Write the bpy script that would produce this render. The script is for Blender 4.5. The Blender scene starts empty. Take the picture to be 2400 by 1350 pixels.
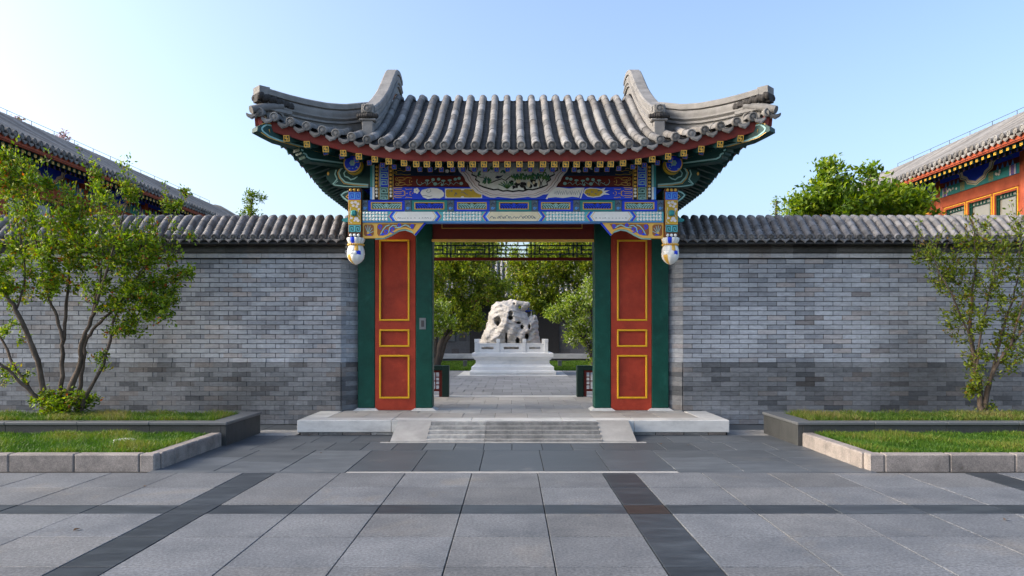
import bpy, math, random
import numpy as np
from mathutils import Vector, Matrix, Euler

# ------------------------------------------------------------------ camera
SC = bpy.context.scene
COL = SC.collection
F = 1740.0          # focal length in photo pixels (photo 2400 wide)
H = 1.22            # eye height
cam_d = bpy.data.cameras.new("camera")
cam_d.sensor_width = 36.0
cam_d.lens = F / 2400.0 * 36.0
cam_d.shift_y = 112.0 / 2400.0
cam_d.clip_end = 4000.0
cam = bpy.data.objects.new("camera", cam_d)
COL.objects.link(cam)
cam.location = (0, 0, H)
cam.rotation_euler = (math.radians(90), 0, 0)
SC.camera = cam

# ------------------------------------------------------------------ sky, sun, exposure
SUN_EL = math.radians(30.0)
SUN_AZ = math.radians(-95.0)       # clockwise from +Y: low soft evening sun from the left
world = bpy.data.worlds.new("World")
SC.world = world
world.use_nodes = True
nt = world.node_tree
sky = nt.nodes.new("ShaderNodeTexSky")
sky.sky_type = 'NISHITA'
sky.sun_disc = False
sky.sun_elevation = SUN_EL
sky.sun_rotation = SUN_AZ
sky.altitude = 50.0
sky.air_density = 1.0
sky.dust_density = 4.5
sky.ozone_density = 2.2
bg = nt.nodes["Background"]
bg.inputs["Strength"].default_value = 0.135
nt.links.new(sky.outputs["Color"], bg.inputs["Color"])
sun_d = bpy.data.lights.new("sun", 'SUN')
sun_d.energy = 1.0
sun_d.angle = math.radians(16.0)
sun_d.color = (1.0, 0.90, 0.78)
sun = bpy.data.objects.new("sun", sun_d)
COL.objects.link(sun)
sun.location = (-30, 10, 20)
_sd = Vector((math.sin(SUN_AZ) * math.cos(SUN_EL), math.cos(SUN_AZ) * math.cos(SUN_EL), math.sin(SUN_EL)))
sun.rotation_euler = _sd.to_track_quat('Z', 'Y').to_euler()
SC.view_settings.view_transform = 'Standard'
SC.view_settings.look = 'None'
SC.view_settings.exposure = 1.46
SC.view_settings.gamma = 1.0
SC.view_settings.use_curve_mapping = False
SC.render.engine = 'CYCLES'
SC.cycles.max_bounces = 6
SC.cycles.transparent_max_bounces = 6

# ------------------------------------------------------------------ helpers
rng = random.Random(7)
npr = np.random.RandomState(7)


def at(px, py, d):
    """world point seen at photo pixel (px, py) on the plane y = d"""
    return Vector(((px - 1201.0) * d / F, d, H + (787.0 - py) * d / F))


def zz(py, d):
    return H + (787.0 - py) * d / F


def xx(px, d):
    return (px - 1201.0) * d / F


WL = {}           # world origin of every object


def reg(o, w, parent):
    WL[o.name] = Vector(w)
    if parent is not None:
        o.parent = parent
        o.location = Vector(w) - WL[parent.name]
    else:
        o.location = Vector(w)
    COL.objects.link(o)
    return o


def tag(o, label=None, cat=None, group=None, kind=None):
    if label: o["label"] = label
    if cat: o["category"] = cat
    if group: o["group"] = group
    if kind: o["kind"] = kind
    return o


def empty(name, loc, label=None, cat=None, group=None, parent=None):
    o = bpy.data.objects.new(name, None)
    o.empty_display_size = 0.2
    reg(o, loc, parent)
    return tag(o, label, cat, group)


def put(name, me, loc, parent=None, rot=None, scale=None):
    """an object on (shared) mesh data"""
    o = bpy.data.objects.new(name, me)
    reg(o, loc, parent)
    if rot is not None: o.rotation_euler = rot
    if scale is not None: o.scale = scale
    return o


class MB:
    def __init__(self):
        self.v = []; self.f = []; self.m = []

    def add(self, vs, fs, mi=0):
        b = len(self.v)
        self.v += [tuple(p) for p in vs]
        self.f += [tuple(b + i for i in f) for f in fs]
        self.m += [mi] * len(fs)
        return self

    def box(self, x0, x1, y0, y1, z0, z1, mi=0):
        return self.add([(x0, y0, z0), (x1, y0, z0), (x1, y1, z0), (x0, y1, z0), (x0, y0, z1), (x1, y0, z1), (x1, y1, z1), (x0, y1, z1)],
                        [(0, 3, 2, 1), (4, 5, 6, 7), (0, 1, 5, 4), (1, 2, 6, 5), (2, 3, 7, 6), (3, 0, 4, 7)], mi)

    def cbox(self, x0, x1, y0, y1, z0, z1, c=0.006, mi=0):
        """box with all edges chamfered"""
        vs = []; idx = {}
        X = (x0, x1); Y = (y0, y1); Z = (z0, z1)
        for i in (0, 1):
            for j in (0, 1):
                for k in (0, 1):
                    s = (1 if i == 0 else -1, 1 if j == 0 else -1, 1 if k == 0 else -1)
                    p = (X[i], Y[j], Z[k])
                    for a in range(3):
                        q = [p[0] + s[0] * c, p[1] + s[1] * c, p[2] + s[2] * c]
                        q[a] = p[a]
                        idx[(i, j, k, a)] = len(vs); vs.append(tuple(q))
        I = lambda i, j, k, a: idx[(i, j, k, a)]
        fs = []
        for s in (0, 1):
            fs.append((I(s, 0, 0, 0), I(s, 1, 0, 0), I(s, 1, 1, 0), I(s, 0, 1, 0))[::1 if s else -1])
            fs.append((I(0, s, 0, 1), I(1, s, 0, 1), I(1, s, 1, 1), I(0, s, 1, 1))[::-1 if s else 1])
            fs.append((I(0, 0, s, 2), I(1, 0, s, 2), I(1, 1, s, 2), I(0, 1, s, 2))[::1 if s else -1])
        for a in (0, 1):
            for b in (0, 1):
                fs.append((I(a, b, 0, 0), I(a, b, 1, 0), I(a, b, 1, 1), I(a, b, 0, 1)))
                fs.append((I(a, 0, b, 0), I(a, 1, b, 0), I(a, 1, b, 2), I(a, 0, b, 2)))
                fs.append((I(0, a, b, 1), I(1, a, b, 1), I(1, a, b, 2), I(0, a, b, 2)))
                for k in (0, 1):
                    fs.append((I(a, b, k, 0), I(a, b, k, 1), I(a, b, k, 2)))
        return self.add(vs, fs, mi)

    def obox(self, p0, p1, w, h, up=(0, 0, 1), mi=0):
        """box of section w (sideways) x h (up) from p0 to p1"""
        p0 = Vector(p0); p1 = Vector(p1)
        t = (p1 - p0).normalized()
        s = t.cross(Vector(up)).normalized() * (w / 2)
        u = s.cross(t).normalized() * (h / 2)
        vs = []
        for p in (p0, p1):
            vs += [p - s - u, p + s - u, p + s + u, p - s + u]
        return self.add(vs, [(0, 1, 2, 3)[::-1], (4, 5, 6, 7), (0, 1, 5, 4), (1, 2, 6, 5), (2, 3, 7, 6), (3, 0, 4, 7)], mi)

    def prism(self, pts, y0, y1, mi=0):
        """polygon pts [(x, z)] extruded from y0 to y1"""
        n = len(pts)
        vs = [(x, y0, z) for x, z in pts] + [(x, y1, z) for x, z in pts]
        fs = [tuple(range(n)), tuple(range(2 * n - 1, n - 1, -1))]
        fs += [(i, i + n, (i + 1) % n + n, (i + 1) % n) for i in range(n)]
        return self.add(vs, fs, mi)

    def tube(self, pts, radii, n=6, mi=0, caps=True):
        pts = [Vector(p) for p in pts]
        rings = []
        ref = Vector((0.3, 0.9, 0.1))
        for i, p in enumerate(pts):
            a = pts[max(i - 1, 0)]; b = pts[min(i + 1, len(pts) - 1)]
            t = (b - a)
            t = t.normalized() if t.length > 1e-9 else Vector((0, 0, 1))
            s = t.cross(ref)
            if s.length < 1e-3: s = t.cross(Vector((1, 0, 0)))
            s.normalize(); u = s.cross(t)
            r = radii[i] if hasattr(radii, '__len__') else radii
            rings.append([p + s * (math.cos(2 * math.pi * k / n) * r) + u * (math.sin(2 * math.pi * k / n) * r) for k in range(n)])
        vs = [q for r in rings for q in r]
        fs = []
        for i in range(len(pts) - 1):
            for k in range(n):
                fs.append((i * n + k, i * n + (k + 1) % n, (i + 1) * n + (k + 1) % n, (i + 1) * n + k))
        if caps:
            fs.append(tuple(range(n))[::-1]); fs.append(tuple((len(pts) - 1) * n + k for k in range(n)))
        return self.add(vs, fs, mi)

    def lathe(self, prof, cx, cy, n=16, mi=0):
        """prof [(r, z)] round the vertical axis at cx, cy"""
        vs = []; fs = []
        for r, z in prof:
            for k in range(n):
                a = 2 * math.pi * k / n
                vs.append((cx + r * math.cos(a), cy + r * math.sin(a), z))
        for i in range(len(prof) - 1):
            for k in range(n):
                fs.append((i * n + k, i * n + (k + 1) % n, (i + 1) * n + (k + 1) % n, (i + 1) * n + k))
        fs.append(tuple(range(n))[::-1]); fs.append(tuple((len(prof) - 1) * n + k for k in range(n)))
        return self.add(vs, fs, mi)

    def sweep(self, path, prof, mi=0):
        """prof: [(side, up)] closed outline, swept along path with world up"""
        path = [Vector(p) for p in path]; n = len(prof); vs = []
        for i, p in enumerate(path):
            t = path[min(i + 1, len(path) - 1)] - path[max(i - 1, 0)]
            th = Vector((t.x, t.y, 0)).normalized()
            s = Vector((th.y, -th.x, 0))
            for a, b in prof:
                vs.append(p + s * a + Vector((0, 0, b)))
        fs = []
        for i in range(len(path) - 1):
            for k in range(n):
                fs.append((i * n + k, i * n + (k + 1) % n, (i + 1) * n + (k + 1) % n, (i + 1) * n + k))
        fs.append(tuple(range(n))[::-1]); fs.append(tuple((len(path) - 1) * n + k for k in range(n)))
        return self.add(vs, fs, mi)

    def grid(self, fn, us, vs_, mi=0):
        b = []
        for u in us:
            for v in vs_:
                b.append(tuple(fn(u, v)))
        n = len(vs_)
        fs = [(i * n + j, i * n + j + 1, (i + 1) * n + j + 1, (i + 1) * n + j) for i in range(len(us) - 1) for j in range(n - 1)]
        return self.add(b, fs, mi)

    def mesh(self, name, mat, smooth=None, origin=(0, 0, 0)):
        me = bpy.data.meshes.new(name)
        ox, oy, oz = origin
        me.from_pydata([(x - ox, y - oy, z - oz) for x, y, z in self.v], [], self.f)
        mats = mat if isinstance(mat, (list, tuple)) else [mat]
        for m in mats: me.materials.append(m)
        if len(mats) > 1:
            me.polygons.foreach_set("material_index", self.m)
        if smooth is not None:
            me.polygons.foreach_set("use_smooth", [True] * len(me.polygons))
            me.set_sharp_from_angle(angle=math.radians(smooth))
        me.update()
        return me

    def fix(self):
        return self

    def build(self, name, mat, parent=None, smooth=None, label=None, cat=None, group=None, kind=None, normals=True):
        a = np.array(self.v)
        c = (a.min(0) + a.max(0)) / 2
        c[2] = a[:, 2].min()
        me = self.mesh(name, mat, smooth, c)
        if normals:
            import bmesh
            bm = bmesh.new(); bm.from_mesh(me)
            bmesh.ops.recalc_face_normals(bm, faces=bm.faces)
            bm.to_mesh(me); bm.free()
        o = bpy.data.objects.new(name, me)
        reg(o, c, parent)
        return tag(o, label, cat, group, kind)


def npmesh(name, verts, faces, mat, cols=None, smooth=False):
    """fast mesh from arrays: verts (N,3), faces (M,k) with constant k, cols (N,3) per vertex"""
    me = bpy.data.meshes.new(name)
    verts = np.asarray(verts, np.float32); faces = np.asarray(faces, np.int32)
    k = faces.shape[1]
    me.vertices.add(len(verts)); me.vertices.foreach_set("co", verts.ravel())
    me.loops.add(faces.size); me.loops.foreach_set("vertex_index", faces.ravel())
    me.polygons.add(len(faces))
    me.polygons.foreach_set("loop_start", np.arange(0, faces.size, k, dtype=np.int32))
    me.polygons.foreach_set("loop_total", np.full(len(faces), k, np.int32))
    if smooth: me.polygons.foreach_set("use_smooth", np.ones(len(faces), bool))
    if cols is not None:
        at_ = me.attributes.new("tint", 'FLOAT_COLOR', 'POINT')
        c4 = np.ones((len(verts), 4), np.float32); c4[:, :3] = cols
        at_.data.foreach_set("color", c4.ravel())
    me.materials.append(mat)
    me.update(calc_edges=True)
    return me


# ------------------------------------------------------------------ materials
def lin(r, g, b):
    f = lambda c: ((c / 255 + 0.055) / 1.055) ** 2.4 if c > 10 else c / 255 / 12.92
    return (f(r), f(g), f(b))


def mat(name, col, rough=0.7, var=0.18, scale=6.0, col2=None, mixscale=1.5, mixlo=0.45, mixhi=0.65, bump=0.15, bscale=40.0,
        rnd=0.0, spec=0.4, metal=0.0, stretch=None, coat=0.0, warm=0.0, stain=None, sharp=0.0):
    m = bpy.data.materials.new(name)
    m.use_nodes = True
    t = m.node_tree; N = t.nodes; L = t.links
    b = N["Principled BSDF"]
    b.inputs["Roughness"].default_value = rough
    b.inputs["Specular IOR Level"].default_value = spec
    b.inputs["Metallic"].default_value = metal
    if coat: b.inputs["Coat Weight"].default_value = coat
    tc = N.new("ShaderNodeNewGeometry")
    vec = tc.outputs["Position"]
    if stretch:
        mp = N.new("ShaderNodeVectorMath"); mp.operation = 'MULTIPLY'
        mp.inputs[1].default_value = stretch
        L.new(vec, mp.inputs[0]); vec = mp.outputs[0]
    n1 = N.new("ShaderNodeTexNoise"); n1.inputs["Scale"].default_value = scale; n1.inputs["Detail"].default_value = 6; n1.inputs["Roughness"].default_value = 0.65
    L.new(vec, n1.inputs["Vector"])
    base = N.new("ShaderNodeRGB"); base.outputs[0].default_value = (*col, 1)
    cur = base.outputs[0]
    if col2 is not None:
        n2 = N.new("ShaderNodeTexNoise"); n2.inputs["Scale"].default_value = mixscale; n2.inputs["Detail"].default_value = 7; n2.inputs["Roughness"].default_value = 0.7
        L.new(vec, n2.inputs["Vector"])
        mr = N.new("ShaderNodeMapRange"); mr.inputs["From Min"].default_value = mixlo; mr.inputs["From Max"].default_value = mixhi
        L.new(n2.outputs["Fac"], mr.inputs["Value"])
        mx = N.new("ShaderNodeMix"); mx.data_type = 'RGBA'
        L.new(mr.outputs[0], mx.inputs["Factor"]); L.new(cur, mx.inputs[6]); mx.inputs[7].default_value = (*col2, 1)
        cur = mx.outputs[2]
    if stain is not None:                       # (colour, scale, lo, hi): blotches with a shape of their own
        n4 = N.new("ShaderNodeTexNoise"); n4.inputs["Scale"].default_value = stain[1]; n4.inputs["Detail"].default_value = 9; n4.inputs["Roughness"].default_value = 0.62
        n4.inputs["Distortion"].default_value = 0.6
        L.new(tc.outputs["Position"], n4.inputs["Vector"])
        m4 = N.new("ShaderNodeMapRange"); m4.inputs["From Min"].default_value = stain[2]; m4.inputs["From Max"].default_value = stain[3]; m4.inputs["To Max"].default_value = 0.8
        L.new(n4.outputs["Fac"], m4.inputs["Value"])
        x4 = N.new("ShaderNodeMix"); x4.data_type = 'RGBA'
        L.new(m4.outputs[0], x4.inputs["Factor"]); L.new(cur, x4.inputs[6]); x4.inputs[7].default_value = (*stain[0], 1)
        cur = x4.outputs[2]
    # value variation
    mv = N.new("ShaderNodeMapRange"); mv.inputs["From Min"].default_value = 0.25 + .17 * sharp; mv.inputs["From Max"].default_value = 0.75 - .17 * sharp
    mv.inputs["To Min"].default_value = 1 - var; mv.inputs["To Max"].default_value = 1 + var
    L.new(n1.outputs["Fac"], mv.inputs["Value"])
    val = mv.outputs[0]
    if rnd:
        oi = N.new("ShaderNodeObjectInfo")
        mo = N.new("ShaderNodeMapRange"); mo.inputs["To Min"].default_value = 1 - rnd; mo.inputs["To Max"].default_value = 1 + rnd
        L.new(oi.outputs["Random"], mo.inputs["Value"])
        mm = N.new("ShaderNodeMath"); mm.operation = 'MULTIPLY'
        L.new(val, mm.inputs[0]); L.new(mo.outputs[0], mm.inputs[1]); val = mm.outputs[0]
    hs = N.new("ShaderNodeHueSaturation")
    L.new(cur, hs.inputs["Color"]); L.new(val, hs.inputs["Value"])
    if warm:
        oi2 = N.new("ShaderNodeObjectInfo")
        wn = N.new("ShaderNodeTexWhiteNoise"); wn.noise_dimensions = '1D'
        L.new(oi2.outputs["Random"], wn.inputs["W"])
        wr = N.new("ShaderNodeMapRange"); wr.inputs["From Min"].default_value = 0.5; wr.inputs["To Max"].default_value = warm
        L.new(wn.outputs["Value"], wr.inputs["Value"])
        wm = N.new("ShaderNodeMix"); wm.data_type = 'RGBA'; wm.blend_type = 'MULTIPLY'
        L.new(wr.outputs[0], wm.inputs["Factor"]); L.new(hs.outputs[0], wm.inputs[6]); wm.inputs[7].default_value = (1.0, 0.86, 0.68, 1)
        L.new(wm.outputs[2], b.inputs["Base Color"])
    else:
        L.new(hs.outputs[0], b.inputs["Base Color"])
    # roughness variation
    rv = N.new("ShaderNodeMapRange"); rv.inputs["To Min"].default_value = max(0.05, rough - 0.12); rv.inputs["To Max"].default_value = min(1, rough + 0.12)
    L.new(n1.outputs["Fac"], rv.inputs["Value"]); L.new(rv.outputs[0], b.inputs["Roughness"])
    if bump:
        n3 = N.new("ShaderNodeTexNoise"); n3.inputs["Scale"].default_value = bscale; n3.inputs["Detail"].default_value = 5
        L.new(vec, n3.inputs["Vector"])
        bp = N.new("ShaderNodeBump"); bp.inputs["Strength"].default_value = bump; bp.inputs["Distance"].default_value = 0.01
        L.new(n3.outputs["Fac"], bp.inputs["Height"]); L.new(bp.outputs[0], b.inputs["Normal"])
    return m


def leaf_mat(name, rough=0.45, trans=0.35):
    m = bpy.data.materials.new(name); m.use_nodes = True
    t = m.node_tree; N = t.nodes; L = t.links
    b = N["Principled BSDF"]; b.inputs["Roughness"].default_value = rough; b.inputs["Specular IOR Level"].default_value = 0.35
    a = N.new("ShaderNodeAttribute"); a.attribute_name = "tint"
    L.new(a.outputs["Color"], b.inputs["Base Color"])
    tr = N.new("ShaderNodeBsdfTranslucent"); 
    hs = N.new("ShaderNodeHueSaturation"); hs.inputs["Value"].default_value = 1.6; hs.inputs["Saturation"].default_value = 1.1
    L.new(a.outputs["Color"], hs.inputs["Color"]); L.new(hs.outputs[0], tr.inputs["Color"])
    mx = N.new("ShaderNodeMixShader"); mx.inputs[0].default_value = trans
    L.new(b.outputs[0], mx.inputs[1]); L.new(tr.outputs[0], mx.inputs[2])
    L.new(mx.outputs[0], N["Material Output"].inputs["Surface"])
    return m


def brick_mat(name, z0, ch, bl, x0, lo, hi, tintv=0.06, stain=0.25):
    """grey brick whose tone changes from brick to brick (white noise on the brick's row and column)"""
    m = bpy.data.materials.new(name); m.use_nodes = True
    t = m.node_tree; N = t.nodes; L = t.links
    b = N["Principled BSDF"]; b.inputs["Roughness"].default_value = 0.85; b.inputs["Specular IOR Level"].default_value = 0.25
    g = N.new("ShaderNodeNewGeometry"); sp = N.new("ShaderNodeSeparateXYZ"); L.new(g.outputs["Position"], sp.inputs[0])

    def mth(op, a, bb):
        n = N.new("ShaderNodeMath"); n.operation = op
        for i, q in enumerate((a, bb)):
            if isinstance(q, (int, float)): n.inputs[i].default_value = q
            else: L.new(q, n.inputs[i])
        return n.outputs[0]
    row = mth('FLOOR', mth('DIVIDE', mth('SUBTRACT', sp.outputs[2], z0), ch), 0)
    col = mth('FLOOR', mth('ADD', mth('DIVIDE', mth('SUBTRACT', sp.outputs[0], x0), bl), mth('MULTIPLY', mth('FLOORED_MODULO', row, 2.0), 0.5)), 0)
    cb = N.new("ShaderNodeCombineXYZ"); L.new(row, cb.inputs[0]); L.new(col, cb.inputs[1])
    wn = N.new("ShaderNodeTexWhiteNoise"); wn.noise_dimensions = '2D'; L.new(cb.outputs[0], wn.inputs["Vector"])
    rp = N.new("ShaderNodeValToRGB"); e = rp.color_ramp.elements
    e[0].position = 0.0; e[0].color = (*lo, 1); e[1].position = 1.0; e[1].color = (*hi, 1)
    mid = e.new(0.3); mid.color = tuple((a * .45 + c * .55) for a, c in zip(lo, hi)) + (1,)
    L.new(wn.outputs["Value"], rp.inputs[0])
    # slight hue change per brick
    mx = N.new("ShaderNodeMix"); mx.data_type = 'RGBA'; mx.blend_type = 'MULTIPLY'; 
    sc = N.new("ShaderNodeSeparateColor"); L.new(wn.outputs["Color"], sc.inputs[0])
    fr = N.new("ShaderNodeMapRange"); fr.inputs["From Min"].default_value = 0.7; fr.inputs["To Max"].default_value = 0.9
    L.new(sc.outputs[1], fr.inputs["Value"]); L.new(fr.outputs[0], mx.inputs["Factor"])
    L.new(rp.outputs[0], mx.inputs[6]); mx.inputs[7].default_value = (1, 0.93 - tintv, 0.84 - tintv, 1)
    # blotches and pits
    n1 = N.new("ShaderNodeTexNoise"); n1.inputs["Scale"].default_value = 14; n1.inputs["Detail"].default_value = 8; n1.inputs["Roughness"].default_value = 0.7
    st = N.new("ShaderNodeVectorMath"); st.operation = 'MULTIPLY'; st.inputs[1].default_value = (1, 1, 2.5)
    L.new(g.outputs["Position"], st.inputs[0]); L.new(st.outputs[0], n1.inputs["Vector"])
    n2 = N.new("ShaderNodeTexNoise"); n2.inputs["Scale"].default_value = 0.9; n2.inputs["Detail"].default_value = 5
    L.new(g.outputs["Position"], n2.inputs["Vector"])
    a1 = N.new("ShaderNodeMapRange"); a1.inputs["From Min"].default_value = .3; a1.inputs["From Max"].default_value = .7; a1.inputs["To Min"].default_value = 0.74; a1.inputs["To Max"].default_value = 1.2
    L.new(n1.outputs["Fac"], a1.inputs["Value"])
    a2 = N.new("ShaderNodeMapRange"); a2.inputs["From Min"].default_value = .35; a2.inputs["From Max"].default_value = .65; a2.inputs["To Min"].default_value = 1 - stain; a2.inputs["To Max"].default_value = 1 + stain * .6
    L.new(n2.outputs["Fac"], a2.inputs["Value"])
    hs = N.new("ShaderNodeHueSaturation"); L.new(mx.outputs[2], hs.inputs["Color"]); L.new(mth('MULTIPLY', a1.outputs[0], a2.outputs[0]), hs.inputs["Value"])
    L.new(hs.outputs[0], b.inputs["Base Color"])
    n3 = N.new("ShaderNodeTexNoise"); n3.inputs["Scale"].default_value = 70; n3.inputs["Detail"].default_value = 6
    L.new(g.outputs["Position"], n3.inputs["Vector"])
    bp = N.new("ShaderNodeBump"); bp.inputs["Strength"].default_value = 0.3; bp.inputs["Distance"].default_value = 0.01
    L.new(n3.outputs["Fac"], bp.inputs["Height"]); L.new(bp.outputs[0], b.inputs["Normal"])
    return m


M = {}
M['tile'] = mat('grey_clay_tile', (0.20, 0.196, 0.19), 0.8, 0.28, 9, (0.12, 0.118, 0.115), 5, 0.5, 0.75, 0.3, 60, rnd=0.32, warm=0.4)
M['tile_dark'] = mat('weathered_pan_tile', (0.085, 0.085, 0.085), 0.85, 0.3, 12, (0.045, 0.045, 0.045), 6, 0.45, 0.7, 0.3, 60)
M['coping'] = mat('wall_coping_tile', (0.21, 0.205, 0.205), 0.82, 0.3, 10, (0.11, 0.11, 0.113), 6, 0.45, 0.7, 0.3, 60, rnd=0.28, warm=0.3)
M['ridge'] = mat('ridge_brick', (0.23, 0.224, 0.214), 0.8, 0.25, 7, (0.14, 0.138, 0.132), 3, 0.48, 0.75, 0.25, 50)
M['ornament'] = mat('dark_ridge_ornament', (0.035, 0.032, 0.03), 0.8, 0.3, 20, bump=0.5, bscale=50)
M['red'] = mat('red_lacquer_paint', (0.39, 0.046, 0.020), 0.55, 0.2, 4, (0.28, 0.033, 0.015), 3, 0.42, 0.66, 0.3, 55, spec=0.25, stain=((0.44, 0.07, 0.034), 7, 0.6, 0.72))
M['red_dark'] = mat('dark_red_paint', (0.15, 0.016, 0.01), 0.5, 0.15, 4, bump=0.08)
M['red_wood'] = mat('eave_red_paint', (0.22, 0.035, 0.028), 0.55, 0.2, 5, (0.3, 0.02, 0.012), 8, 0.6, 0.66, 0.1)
M['green'] = mat('green_lacquer_paint', (0.004, 0.058, 0.040), 0.45, 0.3, 5, bump=0.35, bscale=30, spec=0.25, stain=((0.012, 0.085, 0.062), 4, 0.55, 0.7))
M['green_dark'] = mat('dark_teal_paint', (0.012, 0.062, 0.056), 0.55, 0.2, 6, bump=0.05)
M['red_hall'] = mat('hall_red_paint', (0.37, 0.082, 0.036), 0.55, 0.2, 4, (0.29, 0.058, 0.026), 3, 0.42, 0.66, 0.2, 50, spec=0.2)  # one orange-red for the woodwork of both side halls
M['rail_green'] = mat('dark_green_rail_paint', (0.004, 0.028, 0.022), 0.5, 0.2, 6, bump=0.1)
M['teal'] = mat('teal_paint', (0.03, 0.27, 0.28), 0.55, 0.12, 8, bump=0.04)
M['teal_pale'] = mat('pale_teal_paint', (0.32, 0.58, 0.56), 0.55, 0.12, 8, bump=0.04)
M['aqua'] = mat('aqua_paint', (0.12, 0.50, 0.56), 0.55, 0.1, 8, bump=0.04)
M['blue'] = mat('ultramarine_paint', (0.008, 0.055, 0.72), 0.5, 0.12, 8, bump=0.04)
M['blue_light'] = mat('sky_blue_paint', (0.10, 0.36, 0.85), 0.5, 0.1, 8, bump=0.04)
M['navy'] = mat('navy_paint', (0.006, 0.022, 0.06), 0.5, 0.2, 6, bump=0.04)
M['gold'] = mat('gold_paint', (0.78, 0.45, 0.07), 0.4, 0.12, 10, bump=0.04, spec=0.6)
M['yellow'] = mat('yellow_trim_paint', (0.72, 0.39, 0.012), 0.4, 0.1, 10, bump=0.03)
M['ochre'] = mat('ochre_paint', (0.56, 0.37, 0.02), 0.5, 0.15, 10, bump=0.03)
M['white'] = mat('white_paint', (0.86, 0.86, 0.82), 0.5, 0.08, 10, bump=0.03)
M['cream'] = mat('cream_paint', (0.80, 0.72, 0.50), 0.5, 0.1, 10, bump=0.03)
M['pale_mauve'] = mat('mauve_white_paint', (0.76, 0.70, 0.70), 0.5, 0.1, 10, bump=0.03)
M['paper'] = mat('grey_white_painting', (0.72, 0.75, 0.70), 0.55, 0.12, 12, (0.42, 0.45, 0.38), 9, 0.5, 0.7, 0.02)
M['black'] = mat('black_ink', (0.008, 0.008, 0.01), 0.6, 0.2, 10, bump=0)
M['leafpaint'] = mat('leaf_green_paint', (0.10, 0.24, 0.05), 0.55, 0.3, 30, (0.02, 0.13, 0.12), 20, 0.45, 0.6, 0)
M['orange_brown'] = mat('orange_brown_paint', (0.30, 0.10, 0.025), 0.5, 0.2, 10, bump=0.05)
M['slate_post'] = mat('grey_blue_paint', (0.10, 0.14, 0.19), 0.55, 0.15, 10, bump=0.04)
M['marble'] = mat('weathered_white_marble', (0.55, 0.55, 0.53), 0.6, 0.15, 3, (0.36, 0.36, 0.35), 2.2, 0.5, 0.75, 0.2, 60, stretch=(1, 1, 2.2), rnd=.06)
M['marble_new'] = mat('white_marble', (0.80, 0.80, 0.78), 0.45, 0.07, 3, (0.64, 0.65, 0.65), 2.5, 0.5, 0.7, 0.05, 60, stretch=(1, 1, 2.5))
M['ramp'] = mat('worn_grey_step_stone', (0.34, 0.335, 0.32), 0.75, 0.3, 20, (0.19, 0.19, 0.185), 3.0, 0.4, 0.62, 0.5, 70, rnd=0.25)
M['plat_slab'] = mat('pale_platform_slab', (0.34, 0.335, 0.32), 0.65, 0.14, 6, (0.24, 0.237, 0.228), 1.6, 0.45, 0.7, 0.12, 80, rnd=0.12, warm=0.3)
M['paver'] = mat('light_granite_paver', (0.155, 0.163, 0.172), 0.6, 0.34, 60, (0.095, 0.103, 0.113), 1.7, 0.38, 0.68, 0.3, 120, rnd=0.13, warm=0.25, sharp=.8, stain=((0.19, 0.172, 0.145), 1.1, 0.56, 0.74))
M['paver_dark'] = mat('dark_slate_paver', (0.036, 0.043, 0.051), 0.42, 0.3, 10, (0.064, 0.075, 0.086), 3.5, 0.45, 0.7, 0.15, 50, rnd=0.25, stretch=(.5, 2.2, 1), spec=0.2)
M['paver_brown'] = mat('brown_slate_paver', (0.038, 0.030, 0.027), 0.45, 0.3, 10, bump=0.15, bscale=50, spec=0.2)
M['slate'] = mat('blue_grey_slate', (0.10, 0.112, 0.124), 0.5, 0.3, 9, (0.066, 0.076, 0.086), 2.5, 0.4, 0.66, 0.2, 45, rnd=0.14, stretch=(.5, 2.0, 1), stain=((0.16, 0.158, 0.15), 2.0, 0.6, 0.78), spec=0.2)
M['slate_dark'] = mat('deep_blue_grey_slate', (0.066, 0.077, 0.088), 0.48, 0.3, 9, (0.082, 0.092, 0.102), 2.5, 0.48, 0.72, 0.2, 45, rnd=0.15, stretch=(.5, 2.0, 1), stain=((0.15, 0.15, 0.145), 2.3, 0.6, 0.78), spec=0.2)
M['court_slab'] = mat('grey_courtyard_slab', (0.22, 0.225, 0.23), 0.6, 0.2, 8, (0.15, 0.155, 0.16), 1.6, 0.42, 0.68, 0.15, 80, rnd=0.12)
M['joint'] = mat('dark_joint_bed', (0.022, 0.021, 0.02), 0.95, 0.2, 20, bump=0.2)
M['mortar'] = mat('dark_brick_joint', (0.03, 0.03, 0.032), 0.95, 0.2, 20, bump=0.2)
M['ground'] = mat('bare_ground', (0.10, 0.09, 0.075), 0.95, 0.25, 2, (0.07, 0.075, 0.05), 0.6, 0.45, 0.6, 0.4, 10)
M['granite'] = mat('pink_grey_granite', (0.30, 0.265, 0.24), 0.7, 0.45, 120, (0.17, 0.155, 0.145), 5, 0.42, 0.66, 0.35, 130, rnd=0.1, stain=((0.10, 0.075, 0.055), 5, 0.6, 0.75))
M['granite_dark'] = mat('dark_granite', (0.055, 0.058, 0.058), 0.6, 0.45, 130, (0.035, 0.037, 0.037), 4, 0.45, 0.7, 0.3, 120, rnd=.1)
M['granite_cap'] = mat('honed_dark_granite', (0.12, 0.128, 0.135), 0.42, 0.25, 120, bump=0.1, bscale=120, rnd=.08)
M['soil'] = mat('soil', (0.06, 0.045, 0.03), 0.95, 0.3, 20, (0.10, 0.085, 0.04), 6, .45, .6, 0.6, 60)
M['bark'] = mat('grey_brown_bark', (0.12, 0.09, 0.068), 0.9, 0.35, 22, (0.06, 0.045, 0.034), 9, .45, .65, 0.7, 45, stretch=(1, 1, .35))
M['bark_dark'] = mat('dark_bark', (0.07, 0.056, 0.045), 0.9, 0.35, 18, bump=0.7, bscale=30, stretch=(1, 1, .35))
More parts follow.
